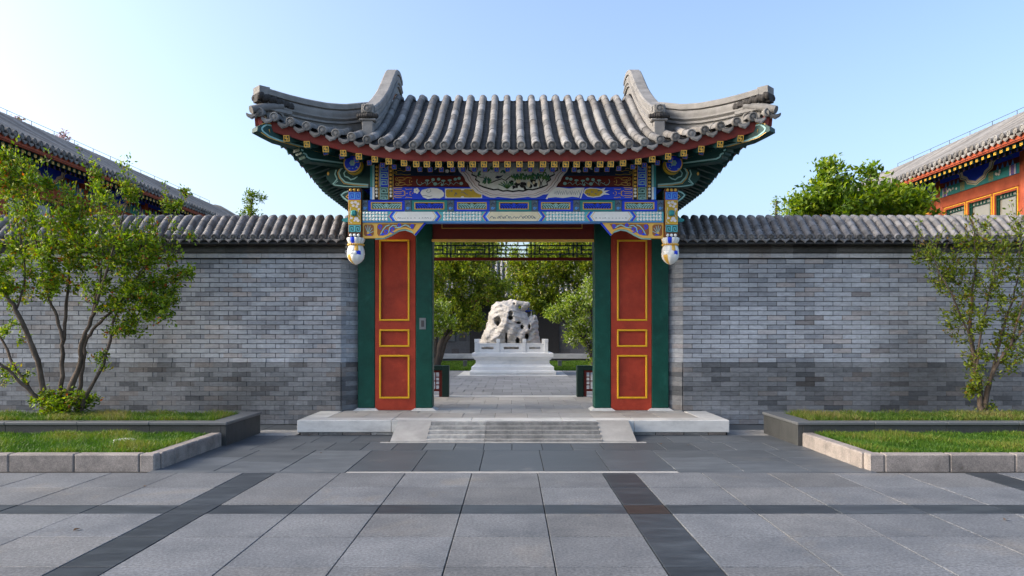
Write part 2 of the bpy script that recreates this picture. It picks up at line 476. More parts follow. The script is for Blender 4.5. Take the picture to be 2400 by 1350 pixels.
M['rock'] = mat('pale_scholar_rock', (0.50, 0.465, 0.415), 0.8, 0.2, 8, (0.31, 0.285, 0.25), 3.5, 0.45, 0.7, 0.6, 28)
M['metal'] = mat('dull_metal', (0.20, 0.21, 0.21), 0.4, 0.1, 20, bump=0.03, metal=0.6)
M['cable'] = mat('dark_cable', (0.06, 0.055, 0.055), 0.6, 0.1, 20, bump=0)
M['dry'] = mat('dry_leaf', (0.20, 0.10, 0.035), 0.8, 0.3, 60, bump=0.1, rnd=.3)
M['leaf'] = leaf_mat('leaf')
M['grass'] = leaf_mat('grass_blade', 0.55, 0.3)
g = bpy.data.materials.new('window_glass'); g.use_nodes = True
b = g.node_tree.nodes["Principled BSDF"]; b.inputs["Base Color"].default_value = (0.20, 0.19, 0.16, 1); b.inputs["Roughness"].default_value = 0.06; b.inputs["Specular IOR Level"].default_value = 0.8  # pale base colour stands in for bright reflections, and for curtains behind
M['glass'] = g

# ================================================================== SETTING: ground and paving
gm = MB(); gm.add([(-300, -60, -0.06), (300, -60, -0.06), (300, 700, -0.06), (-300, 700, -0.06)], [(0, 1, 2, 3)])
gm.build('ground', M['ground'], kind='structure')

_slab = {}


def slab_mesh(w, d, h, m, c=0.0025):
    k = (round(w, 3), round(d, 3), round(h, 3), m.name)
    if k not in _slab:
        _slab[k] = MB().cbox(-w / 2, w / 2, -d / 2, d / 2, -h, 0, c).mesh('slab', m)
    return _slab[k]


def slab(name, x0, x1, y0, y1, z, m, parent, gap=0.0065, h=0.04, jit=0.0015):
    w = x1 - x0 - gap; d = y1 - y0 - gap
    return put(name, slab_mesh(w, d, h, m), ((x0 + x1) / 2, (y0 + y1) / 2, z + rng.uniform(-jit, jit)), parent,
               rot=(rng.uniform(-.0012, .0012), rng.uniform(-.0012, .0012), 0))


fp = MB(); fp.add([(-14, -6, -0.011), (14, -6, -0.011), (14, 10.3, -0.011), (-14, 10.3, -0.011)], [(0, 1, 2, 3)])
forecourt = fp.build('forecourt_paving', M['joint'], kind='structure')

# light granite squares with crossing dark bands
ROWS = [6.61, 5.985, 5.36, 5.09, 4.505, 3.92, 3.335, 2.75]
xs = [-2.39, -2.104, -1.525, -0.945, -0.355, 0.228, 0.80, 1.097]
strip_x = [(-2.39, -2.104), (0.80, 1.097)]
x = 1.097
while x < 6.4:
    for k in range(5):
        xs.append(round(x + 0.585 * (k + 1), 3))
    x = x + 0.585 * 5
    strip_x.append((round(x, 3), round(x + .29, 3))); xs.append(round(x + .29, 3)); x += .29
x = -2.39
while x > -6.4:
    for k in range(5):
        xs.append(round(x - 0.585 * (k + 1), 3))
    x = x - 0.585 * 5
    strip_x.append((round(x - .29, 3), round(x, 3))); xs.append(round(x - .29, 3)); x -= .29
xs = sorted(set(xs))
for r in range(len(ROWS) - 1):
    y1, y0 = ROWS[r], ROWS[r + 1]
    band = abs(y1 - 5.36) < 1e-6
    for i in range(len(xs) - 1):
        xa, xb = xs[i], xs[i + 1]
        if min(abs(xa), abs(xb)) > 0.72 * y1 + 1.0: continue
        st = any(abs(xa - a) < .02 and abs(xb - c) < .02 for a, c in strip_x)
        m = M['paver_dark'] if (st or band) else M['paver']
        if st and band: m = M['paver_brown'] if xa > 0.5 and xa < 1 else M['paver_dark']
        slab('paver', xa, xb, y0, y1, 0.0, m, forecourt)
# threshold strip and blue-grey slate in front of the gate
cols = [-3.26, -2.69, -2.09, -1.49, -0.90, -0.295, 0.29, 0.886, 1.49, 2.09, 2.69, 3.26]
slab('paver', -1.49, 1.49, 6.613, 6.69, 0.0, M['plat_slab'], forecourt)
for s in (-1, 1):
    slab('paver', min(s * 1.49, s * 3.26), max(s * 1.49, s * 3.26), 6.613, 6.69, 0.0, M['slate'], forecourt)
for i in range(len(cols) - 1):
    c = (cols[i] + cols[i + 1]) / 2
    inner = abs(c) < 1.5
    if inner:
        slab('paver', cols[i], cols[i + 1], 6.69, 7.92, 0, M['slate_dark'], forecourt)
    else:
        ysp = 7.2 if i % 2 else 7.45
        slab('paver', cols[i], cols[i + 1], 6.69, ysp, 0, M['slate'], forecourt)
        slab('paver', cols[i], cols[i + 1], ysp, 7.92, 0, M['slate'], forecourt)
xs2 = [-3.26, -2.8, -2.35, -2.0, -1.62, -1.29, -.96, -.63, -.31, 0, .33, .66, .99, 1.32, 1.65, 2.02, 2.4, 2.85, 3.26]
for i in range(len(xs2) - 1):
    c = (xs2[i] + xs2[i + 1]) / 2
    dk = abs(c) < 2.0 and (i * 7) % 5 != 2
    slab('paver', xs2[i], xs2[i + 1], 7.92, 8.48, 0, M['slate_dark'] if dk else M['slate'], forecourt)
for s in (-1, 1):
    e = [1.42, 1.85, 2.3, 2.75, 3.2]
    for i in range(4):
        a, c = sorted((s * e[i], s * e[i + 1]))
        slab('paver', a, c, 8.48, 9.10, 0, M['slate_dark'] if i in (0, 1) else M['slate'], forecourt)
    e = [2.66, 3.25, 3.9, 4.6]
    for i in range(3):
        a, c = sorted((s * e[i], s * e[i + 1]))
        slab('paver', a, c, 9.10, 9.66, -0.004, M['ramp'], forecourt)
        slab('paver', a, c, 9.66, 10.22, -0.004, M['slate_dark'], forecourt)

# ------------------------------------------------------------------ stone platform
PZ = 0.183
plat = empty('stone_platform', (0.015, 9.8, 0), 'long low pale marble platform carrying the painted gate', 'platform')
PX0, PX1 = -2.64, 2.67
core = MB(); core.box(PX0 + .02, PX1 - .02, 9.14, 10.23, 0, PZ - .04)
core.box(-2.2, 2.23, 10.23, 13.4, 0, PZ - .04)
core.build('platform_core', M['joint'], plat)
e = [PX0, -1.48, -0.5, 0.62, 1.5, PX1]
for i in range(5):
    MB().cbox(e[i] + .002, e[i + 1] - .002, 9.11, 9.40, 0.034, PZ, 0.006).build('edge_stone', M['marble'], plat)
for s in (-1, 1):
    xa, xb = (PX0, PX0 + .30) if s < 0 else (PX1 - .30, PX1)
    MB().cbox(xa, xb, 9.403, 10.24, 0.034, PZ, 0.006).build('edge_stone', M['marble'], plat)
    e = [1.42, 1.75, 2.1, 2.4, 2.62]
    for i in range(4):
        a, c = sorted((s * e[i], s * e[i + 1]))
        MB().cbox(a + .004 + .015, c - .004 + .015, 9.135, 9.3, 0.0, 0.034, 0.003).build('base_brick', M['granite'] if i % 2 else M['ramp'], plat)
ys = [9.403, 9.98, 10.62, 11.28, 11.94, 12.6]
for j in range(5):
    e = np.arange(-2.32, 2.36, 0.42) if j % 2 == 0 else np.concatenate([[-2.32], np.arange(-2.11, 2.3, .42), [2.35]])
    if j == 0: e = np.concatenate([[PX0 + .30], e[1:-1], [PX1 - .30]])
    for i in range(len(e) - 1):
        slab('floor_slab', float(e[i]), float(e[i + 1]), ys[j], ys[j + 1], PZ - .002, M['plat_slab'], plat, gap=0.004)
slab('floor_slab', -2.3, 2.33, 12.6, 12.95, PZ, M['marble'], plat)

# ------------------------------------------------------------------ serrated ramp
ramp = empty('step_ramp', (0.02, 8.8, 0), 'worn stone ramp cut in shallow ridges, leading up to the platform', 'ramp')
for k, (a, c) in enumerate([(-0.985, -0.315), (-0.315, 0.36), (0.36, 1.035)]):
    mb = MB(); n = 5; pts = []
    y0, y1 = 8.49, 9.108
    for i in range(n):
        ya = y0 + (y1 - y0) * i / n; yb = y0 + (y1 - y0) * (i + 1) / n
        za = (PZ - .004) * (i) / n + .016; zb = (PZ - .004) * (i + 1) / n
        pts += [(ya, za + 0.014), (yb - .026, zb - .004), (yb - .022, zb - .032), (yb - .002, zb - .032)]
    poly = [(y0, -.02)] + pts + [(y1, -.02)]
    vs = [(a + .002, y, z) for y, z in poly] + [(c - .002, y, z) for y, z in poly]
    q = len(poly)
    mb.add(vs, [tuple(range(q)), tuple(range(2 * q - 1, q - 1, -1))] + [(i, i + q, (i + 1) % q + q, (i + 1) % q) for i in range(q)])
    mb.build('ridged_stone', M['ramp'], ramp)
for s in (-1, 1):
    a, c = sorted((s * .985 + (.05 if s > 0 else 0), s * 1.41 + .015))
    mb = MB()
    vs = [(a + .002, 8.49, -.02), (c, 8.49, -.02), (c, 9.108, -.02), (a + .002, 9.108, -.02), (a + .002, 8.49, .014), (c, 8.49, .014), (c, 9.108, PZ + .002), (a + .002, 9.108, PZ + .002)]
    mb.add(vs, [(0, 3, 2, 1), (4, 5, 6, 7), (0, 1, 5, 4), (1, 2, 6, 5), (2, 3, 7, 6), (3, 0, 4, 7)])
    mb.build('sloping_side_stone', M['plat_slab'], ramp)
MB().cbox(-1.5, 1.53, 8.44, 8.487, -.03, 0.008, .003).build('kerb_strip', M['plat_slab'], ramp)

# ================================================================== BRICK WALLS
WY = 10.25
CH_L = 0.85 / 13; CH_U = (2.28 - 0.85) / 22; BL = 0.259
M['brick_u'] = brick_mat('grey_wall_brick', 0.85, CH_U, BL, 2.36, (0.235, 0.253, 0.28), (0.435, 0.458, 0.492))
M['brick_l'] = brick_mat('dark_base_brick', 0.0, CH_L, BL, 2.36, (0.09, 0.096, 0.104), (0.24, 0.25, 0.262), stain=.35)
M['brick_c'] = brick_mat('cornice_brick', 2.2, 0.3, 0.30, 2.36, (0.36, 0.365, 0.375), (0.50, 0.505, 0.515))
M['brick_d'] = brick_mat('dark_cornice_brick', 2.2, 0.3, 0.30, 2.36, (0.075, 0.076, 0.078), (0.14, 0.14, 0.142))


def arch_mesh(r0, r1, L, m, n=8, drop=0.35, solid=True):
    mb = MB(); vs = []
    for y, r in ((0.0, r0), (L, r1)):
        vs.append((-r, y, -r * drop))
        for k in range(n + 1):
            a = math.pi - math.pi * k / n
            vs.append((r * math.cos(a), y, r * math.sin(a)))
        vs.append((r, y, -r * drop))
    q = n + 3
    fs = [(i, i + 1, i + 1 + q, i + q) for i in range(q - 1)]
    fs.append(tuple(range(q))[::-1]); fs.append(tuple(range(q, 2 * q)))
    mb.add(vs, fs)
    return mb.mesh('cover_tile', m, smooth=40)


def disc_mesh(r, m, L=0.05):
    """round eave tile end: short barrel, raised rim, sunken face with a boss (faces -Y)"""
    n = 16
    prof = [(r, L), (r, 0.0), (r * .80, -0.004), (r * .76, 0.008), (r * .45, 0.006), (r * .38, -0.002), (r * .12, -0.004)]
    mb = MB(); vs = []; fs = []
    for rr, y in prof:
        for k in range(n):
            a = 2 * math.pi * k / n
            rk = rr * (1.0 if rr > r * .5 else (1 + .18 * math.cos(4 * a)))
            vs.append((rk * math.cos(a), y, rk * math.sin(a)))
    for i in range(len(prof) - 1):
        for k in range(n):
            fs.append((i * n + k, (i + 1) * n + k, (i + 1) * n + (k + 1) % n, i * n + (k + 1) % n))
    fs.append(tuple((len(prof) - 1) * n + k for k in range(n)))
    mb.add(vs, fs)
    return mb.mesh('eave_disc', m, smooth=35)


def drip_mesh(w, h, m, point=True):
    """hanging drip tile: curved upper edge, scalloped pointed lip (faces -Y)"""
    pts = []
    n = 10
    for k in range(n + 1):                         # upper concave edge left -> right
        u = -1 + 2 * k / n
        pts.append((u * w / 2, h * (0.0 + .34 * u * u)))
    low = [(1.0, .02), (.93, -.16), (.74, -.36), (.5, -.44), (.42, -.56), (.2, -.72), (0, -1.0)] if point else [(1, .0), (.9, -.3), (.66, -.52), (.42, -.62), (.34, -.74), (.16, -.8), (0, -.95)]
    lo = [(u * w / 2, h * v) for u, v in low] + [(-u * w / 2, h * v) for u, v in low[-2::-1]]
    poly = pts + lo
    mb = MB()
    mb.prism(poly, 0.0, 0.018)
    rim = [(x * .78, z * .72 - h * .03) for x, z in poly]
    mb.prism(rim, -0.006, 0.002)
    return mb.mesh('drip_tile', m)


def seg_walk(path, L):
    """cut a polyline into pieces of length L: [(point, dir)]"""
    path = [Vector(p) for p in path]
    out = []; i = 0; p = path[0].copy(); left = L; start = p.copy()
    while i < len(path) - 1:
        d = path[i + 1] - p
        if d.length >= left:
            p = p + d.normalized() * left
            out.append((start.copy(), (p - start))); start = p.copy(); left = L
        else:
            left -= d.length; p = path[i + 1].copy(); i += 1
    if (p - start).length > L * .3: out.append((start.copy(), p - start))
    return out


CT_R = 0.044
cop_arch = arch_mesh(CT_R, CT_R * .93, 0.128, M['coping'], n=7)
cop_disc = disc_mesh(CT_R * 1.02, M['coping'], 0.03)
cop_drip = drip_mesh(0.105, 0.05, M['coping'])


def brick_wall(sgn, label):
    X_in = 2.36; X_out = 8.8
    w = empty('courtyard_wall', (sgn * (X_in + X_out) / 2, WY + .2, 0), label, 'wall')
    mir = lambda a, b: (a, b) if sgn > 0 else (-b, -a)
    # core
    a, b = mir(X_in + .003, X_out)
    MB().box(a, b, WY + .012, WY + .45, 0, 2.30).box(a, b, WY - .008, WY + .012, 0, .848).build('wall_core', M['mortar'], w)
    full = {}
    pieces = []
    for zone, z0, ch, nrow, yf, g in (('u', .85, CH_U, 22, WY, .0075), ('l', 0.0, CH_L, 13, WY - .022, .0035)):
        for r in range(nrow):
            i0 = 0
            while True:
                xa = X_in + (i0 - .5 * (r % 2)) * BL; xb = xa + BL; i0 += 1
                if xa > X_out - .1: break
                xa = max(xa, X_in); xb = min(xb, X_out)
                pieces.append((zone, xa, xb, z0 + r * ch, ch, yf, g))
    pieces.sort(key=lambda p: p[1])
    rest = {'u': MB(), 'l': MB()}
    for n, (zone, xa, xb, z, ch, yf, g) in enumerate(pieces):
        pr = rng.uniform(-.0025, .0025)
        a, b = mir(xa + g / 2, xb - g / 2)
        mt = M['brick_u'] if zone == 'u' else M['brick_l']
        if n < 300:
            key = (zone, round(xb - xa, 3))
            if key not in full:
                L = xb - xa - g
                full[key] = MB().cbox(-L / 2, L / 2, 0, .05, 0, ch - g, .0025).mesh('brick', mt)
            put('brick', full[key], ((a + b) / 2, yf + pr, z + g / 2), w)
        else:
            rest[zone].box(a, b, yf + pr, yf + .05, z + g / 2, z + ch - g / 2)
    for zone in 'ul':
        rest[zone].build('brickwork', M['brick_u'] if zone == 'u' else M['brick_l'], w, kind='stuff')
    # angled return that meets the gate post
    ret = {'u': MB(), 'l': MB()}
    p0 = Vector((sgn * X_in, WY, 0)); p1 = Vector((sgn * 2.165, WY + .19, 0)); L = (p1 - p0).length; t = (p1 - p0).normalized()
    for zone, z0, ch, nrow, off, g in (('u', .85, CH_U, 22, 0.0, .0045), ('l', 0.0, CH_L, 13, .02, .0022)):
        nrm = Vector((-sgn * .68, -.73, 0)) * off
        for r in range(nrow):
            cuts = [0, L] if r % 2 else [0, L * .48, L]
            for i in range(len(cuts) - 1):
                q0 = p0 + t * (cuts[i] + g / 2) + nrm + Vector((sgn * .03, .03, 0)); q1 = p0 + t * (cuts[i + 1] - g / 2) + nrm + Vector((sgn * .03, .03, 0))
                zc = z0 + (r + .5) * ch
                ret[zone].obox(q0 + Vector((0, 0, zc)), q1 + Vector((0, 0, zc)), .085, ch - g)
    for zone in 'ul':
        ret[zone].build('return_brickwork', M['brick_u'] if zone == 'u' else M['brick_l'], w, kind='stuff')
    MB().obox(p0 + Vector((sgn * .09, .09, 1.14)), p1 + Vector((sgn * .09, .09, 1.14)), .16, 2.28).build('return_core', M['mortar'], w)
    # cornice courses
    n = int((X_out - 2.22) / .30)
    cm = MB().cbox(-.148, .148, 0, .1, 0, .058, .003).mesh('cornice_brick', M['brick_c'])
    rm_ = MB()
    prof = [(0.1, 0), (-.01, 0), (-.038, .02), (-.045, .045), (-.035, .075), (-.01, .105), (0.1, .105)]
    vs = [(-.149, y, z) for y, z in prof] + [(.149, y, z) for y, z in prof]; q = len(prof)
    rm_.add(vs, [tuple(range(q)), tuple(range(2 * q - 1, q - 1, -1))] + [(i, i + q, (i + 1) % q + q, (i + 1) % q) for i in range(q)])
    rmesh = rm_.mesh('cornice_brick', M['brick_d'], smooth=50)
    tm = MB().cbox(-.148, .148, 0, .16, 0, .075, .003).mesh('cornice_brick', M['brick_d'])
    for i in range(n):
        xc = 2.24 + .15 + .30 * i
        put('cornice_brick', cm, (sgn * xc, WY - .045, 2.293), w)
        put('cornice_brick', rmesh, (sgn * (xc + .03), WY - .02, 2.354), w)
        put('cornice_brick', tm, (sgn * xc, WY - .075, 2.463), w)
    a, b = mir(2.24, X_out)
    MB().box(a, b, WY + .03, WY + .44, 2.29, 2.53).build('cornice_core', M['mortar'], w)
    # scroll bracket at the end next to the gate
    br = MB()
    for k, (dz, dy) in enumerate([(0, 0), (.05, .02), (.11, .0), (.17, .04)]):
        x0, x1 = sorted((sgn * 2.20, sgn * 2.275))
        br.cbox(x0, x1, WY - .15 + dy, WY + .1, 2.50 - dz - .045, 2.50 - dz, .012)
    br.build('end_bracket', M['brick_c'], w)
    # tile coping
    path = [(10.02, 2.565), (10.12, 2.655), (10.22, 2.745), (10.32, 2.832), (10.40, 2.886), (10.475, 2.905)]
    roof = MB()
    full_path = path + [(2 * 10.475 - y, z) for y, z in path[-2::-1]]
    a, b = mir(2.20, X_out)
    vs = [(a, y, z - .05) for y, z in full_path] + [(b, y, z - .05) for y, z in full_path]; q = len(full_path)
    roof.add(vs, [(i, i + 1, i + 1 + q, i + q) for i in range(q - 1)])
    vs = [(a, y, z - .10) for y, z in full_path] + [(b, y, z - .10) for y, z in full_path]
    roof.add(vs, [(i, i + q, i + 1 + q, i + 1) for i in range(q - 1)])
    co = roof.build('coping', M['tile_dark'], w)
    nrow = int((X_out - 2.3) / .132)
    pans = MB()
    for i in range(nrow):
        x = sgn * (2.30 + .132 * i)
        jx = rng.uniform(-.004, .004)
        for k, (p, d) in enumerate(seg_walk([(x + jx, y, z - .012) for y, z in full_path[:8]], .118)):
            a_ = math.atan2(d.z, d.y)
            o = put('cover_tile', cop_arch, p, co, rot=(a_ + rng.uniform(-.02, .02), 0, rng.uniform(-.02, .02)), scale=(rng.uniform(.96, 1.05),) * 1 + (1, 1))
        put('eave_tile', cop_disc, (x + jx, 10.0, 2.548), co, rot=(math.radians(25), 0, 0))
        xd = x + sgn * .066
        if i < nrow - 1:
            put('drip_tile', cop_drip, (xd, 10.005, 2.523), co, rot=(math.radians(-12), 0, 0))
            for k, (p, d) in enumerate(seg_walk([(xd, y, z) for y, z in path], .062)):
                t_ = d.normalized(); up = Vector((0, -t_.z, t_.y))
                w2 = .045
                vs = []
                for dd, lift_ in ((0.0, .0), (.075, -.012)):
                    for u in (-1, -.5, 0, .5, 1):
                        c_ = p + t_ * dd + up * (lift_ - .030 + .022 * u * u)
                        vs.append((xd + u * w2, c_.y, c_.z))
                for u in (-1, -.5, 0, .5, 1):
                    c_ = p + up * (-.048 + .022 * u * u)
                    vs.append((xd + u * w2, c_.y, c_.z))
                pans.add(vs, [(j, j + 1, j + 6, j + 5) for j in range(4)] + [(j + 10, j + 11, j + 1, j) for j in range(4)])
    pans.build('pan_tiles', M['coping'], co, kind='stuff', normals=False)
    return w


wall_l = brick_wall(-1, 'grey brick wall with tiled coping behind the leafy multi-stemmed shrub')
wall_r = brick_wall(1, 'grey brick wall with tiled coping behind the slender sparse young tree')

# ================================================================== PLANTERS


def blades(regions, z, dens, hmin, hmax, name, label, pal, seed, wid=.004, zfun=None):
    r = np.random.RandomState(seed)
    P = []
    for (x0, x1, y0, y1) in regions:
        n = int((x1 - x0) * (y1 - y0) * dens)
        P.append(np.c_[r.uniform(x0, x1, n), r.uniform(y0, y1, n)])
    P = np.concatenate(P); n = len(P)
    patch = np.sin(P[:, 0] * 3.1 + seed) * np.sin(P[:, 1] * 4.3 + 1.7 * seed) + .5 * np.sin(P[:, 0] * 9.7 + P[:, 1] * 6.1)
    h = r.uniform(hmin, hmax, n) * (1 + .25 * patch)
    az = r.uniform(0, 2 * np.pi, n); lean = r.uniform(.1, .9, n) * h; la = r.uniform(0, 2 * np.pi, n)
    w = wid * r.uniform(.7, 1.5, n)
    dx = np.cos(az) * w; dy = np.sin(az) * w
    V = np.zeros((n, 5, 3)); zb = np.full(n, z)
    V[:, 0] = np.c_[P[:, 0] - dx, P[:, 1] - dy, zb]
    V[:, 1] = np.c_[P[:, 0] + dx, P[:, 1] + dy, zb]
    mx = P[:, 0] + np.cos(la) * lean * .35; my = P[:, 1] + np.sin(la) * lean * .35
    V[:, 2] = np.c_[mx + dx * .8, my + dy * .8, zb + h * .6]
    V[:, 3] = np.c_[mx - dx * .8, my - dy * .8, zb + h * .6]
    V[:, 4] = np.c_[P[:, 0] + np.cos(la) * lean, P[:, 1] + np.sin(la) * lean, zb + h]
    i = np.arange(n)[:, None] * 5
    T = np.concatenate([i + [0, 1, 2], i + [0, 2, 3], i + [3, 2, 4]])
    pal = np.array(pal)
    k = np.clip(((patch + 1.2) / 2.4) + r.normal(0, .22, n), 0, .999)
    c = pal[(k * len(pal)).astype(int)] * r.uniform(.75, 1.25, (n, 1))
    me = npmesh(name, V.reshape(-1, 3), T, M['grass'], np.repeat(c, 5, axis=0))
    o = put(name, me, (0, 0, 0))
    return tag(o, label, 'grass', kind='stuff')


GP = [(0.045, 0.115, 0.008), (0.06, 0.14, 0.010), (0.08, 0.165, 0.012), (0.105, 0.18, 0.016), (0.16, 0.18, 0.03)]
GP_S = [(0.045, 0.10, 0.01), (0.065, 0.135, 0.012), (0.095, 0.16, 0.016), (0.135, 0.175, 0.025), (0.21, 0.19, 0.06)]
for sgn, who, seed in ((-1, 'multi-stemmed shrub', 3), (1, 'slender sparse tree', 5)):
    mir = lambda a, b: (a, b) if sgn > 0 else (-b, -a)
    XI, XO = 3.235, 8.4
    kb = empty('lawn_kerb', (sgn * 5.5, 7.4, 0), f'low pale granite kerb round the lawn below the {who}', 'kerb', 'granite lawn kerbs')
    cx = XI + .0
    e = [XI, XI + .14] + [XI + .14 + .592 * k for k in range(1, 9)]
    for i in range(len(e) - 1):
        a, b = mir(e[i] + .0015, e[i + 1] - .0015)
        MB().cbox(a, b, 6.72, 6.84, -.03, .148, .012).build('kerb_stone', M['granite'], kb)
    ysd = [6.8415, 7.08, 7.62, 8.2285]
    for i in range(3):
        a, b = mir(XI - .02, XI + .10)
        MB().cbox(a, b, ysd[i], ysd[i + 1] - .003, -.03, .148, .012).build('kerb_stone', M['granite'], kb)
    a, b = mir(XI + .05, XO)
    MB().box(a, b, 6.80, 8.24, -.03, .105).build('soil', M['soil'], kb)
    # raised planter
    rp = empty('raised_planter', (sgn * 5.5, 8.8, 0), f'raised dark granite planter holding the {who}', 'planter', 'raised granite planters')
    UI = 3.17
    e = [UI] + [UI + .05 + .8 * k for k in range(1, 8)]
    for i in range(len(e) - 1):
        a, b = mir(e[i] + (.0605 if i == 0 else .001), e[i + 1] - .001)
        MB().cbox(a, b, 8.235, 8.30, -.03, .228, .003).build('face_panel', M['granite_dark'], rp)
        a, b = mir(e[i] - .012 if i == 0 else e[i] + .001, e[i + 1] - .001)
        MB().cbox(a, b, 8.215, 8.40, .229, .262, .006).build('coping_stone', M['granite_cap'], rp)
        MB().cbox(a, b, 9.20, 9.37, .229, .262, .006).build('coping_stone', M['granite_cap'], rp)
    for i, (ya, yb) in enumerate([(8.236, 8.78), (8.782, 9.35)]):
        a, b = mir(UI, UI + .06)
        MB().cbox(a, b, ya, yb, -.03, .228, .003).build('face_panel', M['granite_dark'], rp)
    a, b = mir(UI - .012, UI + .20)
    MB().cbox(a, b, 8.402, 9.198, .229, .262, .006).build('coping_stone', M['granite_cap'], rp)
    a, b = mir(UI + .07, XO)
    MB().box(a, b, 8.31, 9.34, -.03, .225).build('soil', M['soil'], rp)
    lo = mir(XI + .115, 6.3); up = mir(UI + .215, 7.3)
    blades([(lo[0], lo[1], 6.85, 8.225)], .10, 9500, .04, .085, 'lawn_grass', f'bright short lawn between kerb and raised planter below the {who}', GP, seed)
    blades([(up[0], up[1], 8.41, 9.19)], .22, 7000, .05, .10, 'planter_grass', f'dry rough grass inside the raised planter round the {who}', GP_S, seed + 20, .0035)
# small pale lid in the lawn
ld = MB(); ld.lathe([(.13, .0), (.13, .022), (.115, .03), (.05, .032)], 0, 0, 20)
o = put('drain_lid', ld.mesh('drain_lid', M['marble'], 40), (-3.95, 7.55, .122)); o.rotation_euler = (.12, .05, 0)
tag(o, 'small pale lid half hidden in the lawn below the leafy shrub', 'lid')

# ================================================================== THE PAINTED GATE
GX = 0.018                    # centre line of the gate
YC = 11.55                    # ridge line
gate = empty('painted_gate', (GX, 10.43, PZ), 'ornate painted timber gate with hanging lotus posts and upturned grey tile roof', 'gate')


class Dec:
    """flat painted motifs given in photo pixels on the plane y = d"""

    def __init__(self, d): self.d = d; self.mb = MB()

    def poly(self, pts, dd=0.0):
        vs = [at(x, y, self.d - dd) for x, y in pts]
        self.mb.add(vs, [tuple(range(len(vs)))]); return self

    def rect(self, x0, y0, x1, y1, dd=0.0): return self.poly([(x0, y0), (x1, y0), (x1, y1), (x0, y1)], dd)

    def disc(self, cx, cy, rx, ry=None, n=12, a0=0, dd=0.0):
        ry = ry or rx
        ca, sa = math.cos(a0), math.sin(a0)
        pts = []
        for k in range(n):
            u, v = rx * math.cos(2 * math.pi * k / n), ry * math.sin(2 * math.pi * k / n)
            pts.append((cx + u * ca - v * sa, cy + u * sa + v * ca))
        return self.poly(pts, dd)

    def rib(self, pts, w, dd=0.0):
        n = len(pts); L = []; R = []
        for i in range(n):
            a = pts[max(i - 1, 0)]; b = pts[min(i + 1, n - 1)]
            tx, ty = b[0] - a[0], b[1] - a[1]; q = math.hypot(tx, ty) or 1
            nx, ny = -ty / q * w / 2, tx / q * w / 2
            L.append((pts[i][0] + nx, pts[i][1] + ny)); R.append((pts[i][0] - nx, pts[i][1] - ny))
        for i in range(n - 1):
            self.poly([L[i], L[i + 1], R[i + 1], R[i]], dd)
        return self

    def line(self, pts, w, dd=0.0):
        """polyline with square joints (for frets)"""
        for (x0, y0), (x1, y1) in zip(pts[:-1], pts[1:]):
            h = w / 2
            self.rect(min(x0, x1) - h, min(y0, y1) - h, max(x0, x1) + h, max(y0, y1) + h, dd); dd += .0002
        return self

    def frame(self, x0, y0, x1, y1, w, dd=0.0):
        self.rect(x0, y0, x1, y0 + w, dd); self.rect(x0, y1 - w, x1, y1, dd)
        self.rect(x0, y0 + w, x0 + w, y1 - w, dd); self.rect(x1 - w, y0 + w, x1, y1 - w, dd); return self

    def go(self, name, m, parent, label=None):
        if not self.mb.v: return None
        return self.mb.build(name, m, parent, normals=False, label=label)


def spiral(cx, cy, r, turns, a0=0, n=18, sq=1.0, sgn=1):
    return [(cx + sgn * r * (1 - k / n * .88) * math.cos(a0 + turns * 2 * math.pi * k / n), cy + sq * r * (1 - k / n * .88) * math.sin(a0 + turns * 2 * math.pi * k / n)) for k in range(n + 1)]


def slabpx(mb, x0, y0, x1, y1, d, th, c=0.004):
    p = at(x0, y1, d); q = at(x1, y0, d)
    return mb.cbox(p.x, q.x, d, d + th, p.z, q.z, c)


MIR = lambda px: 2407.0 - px

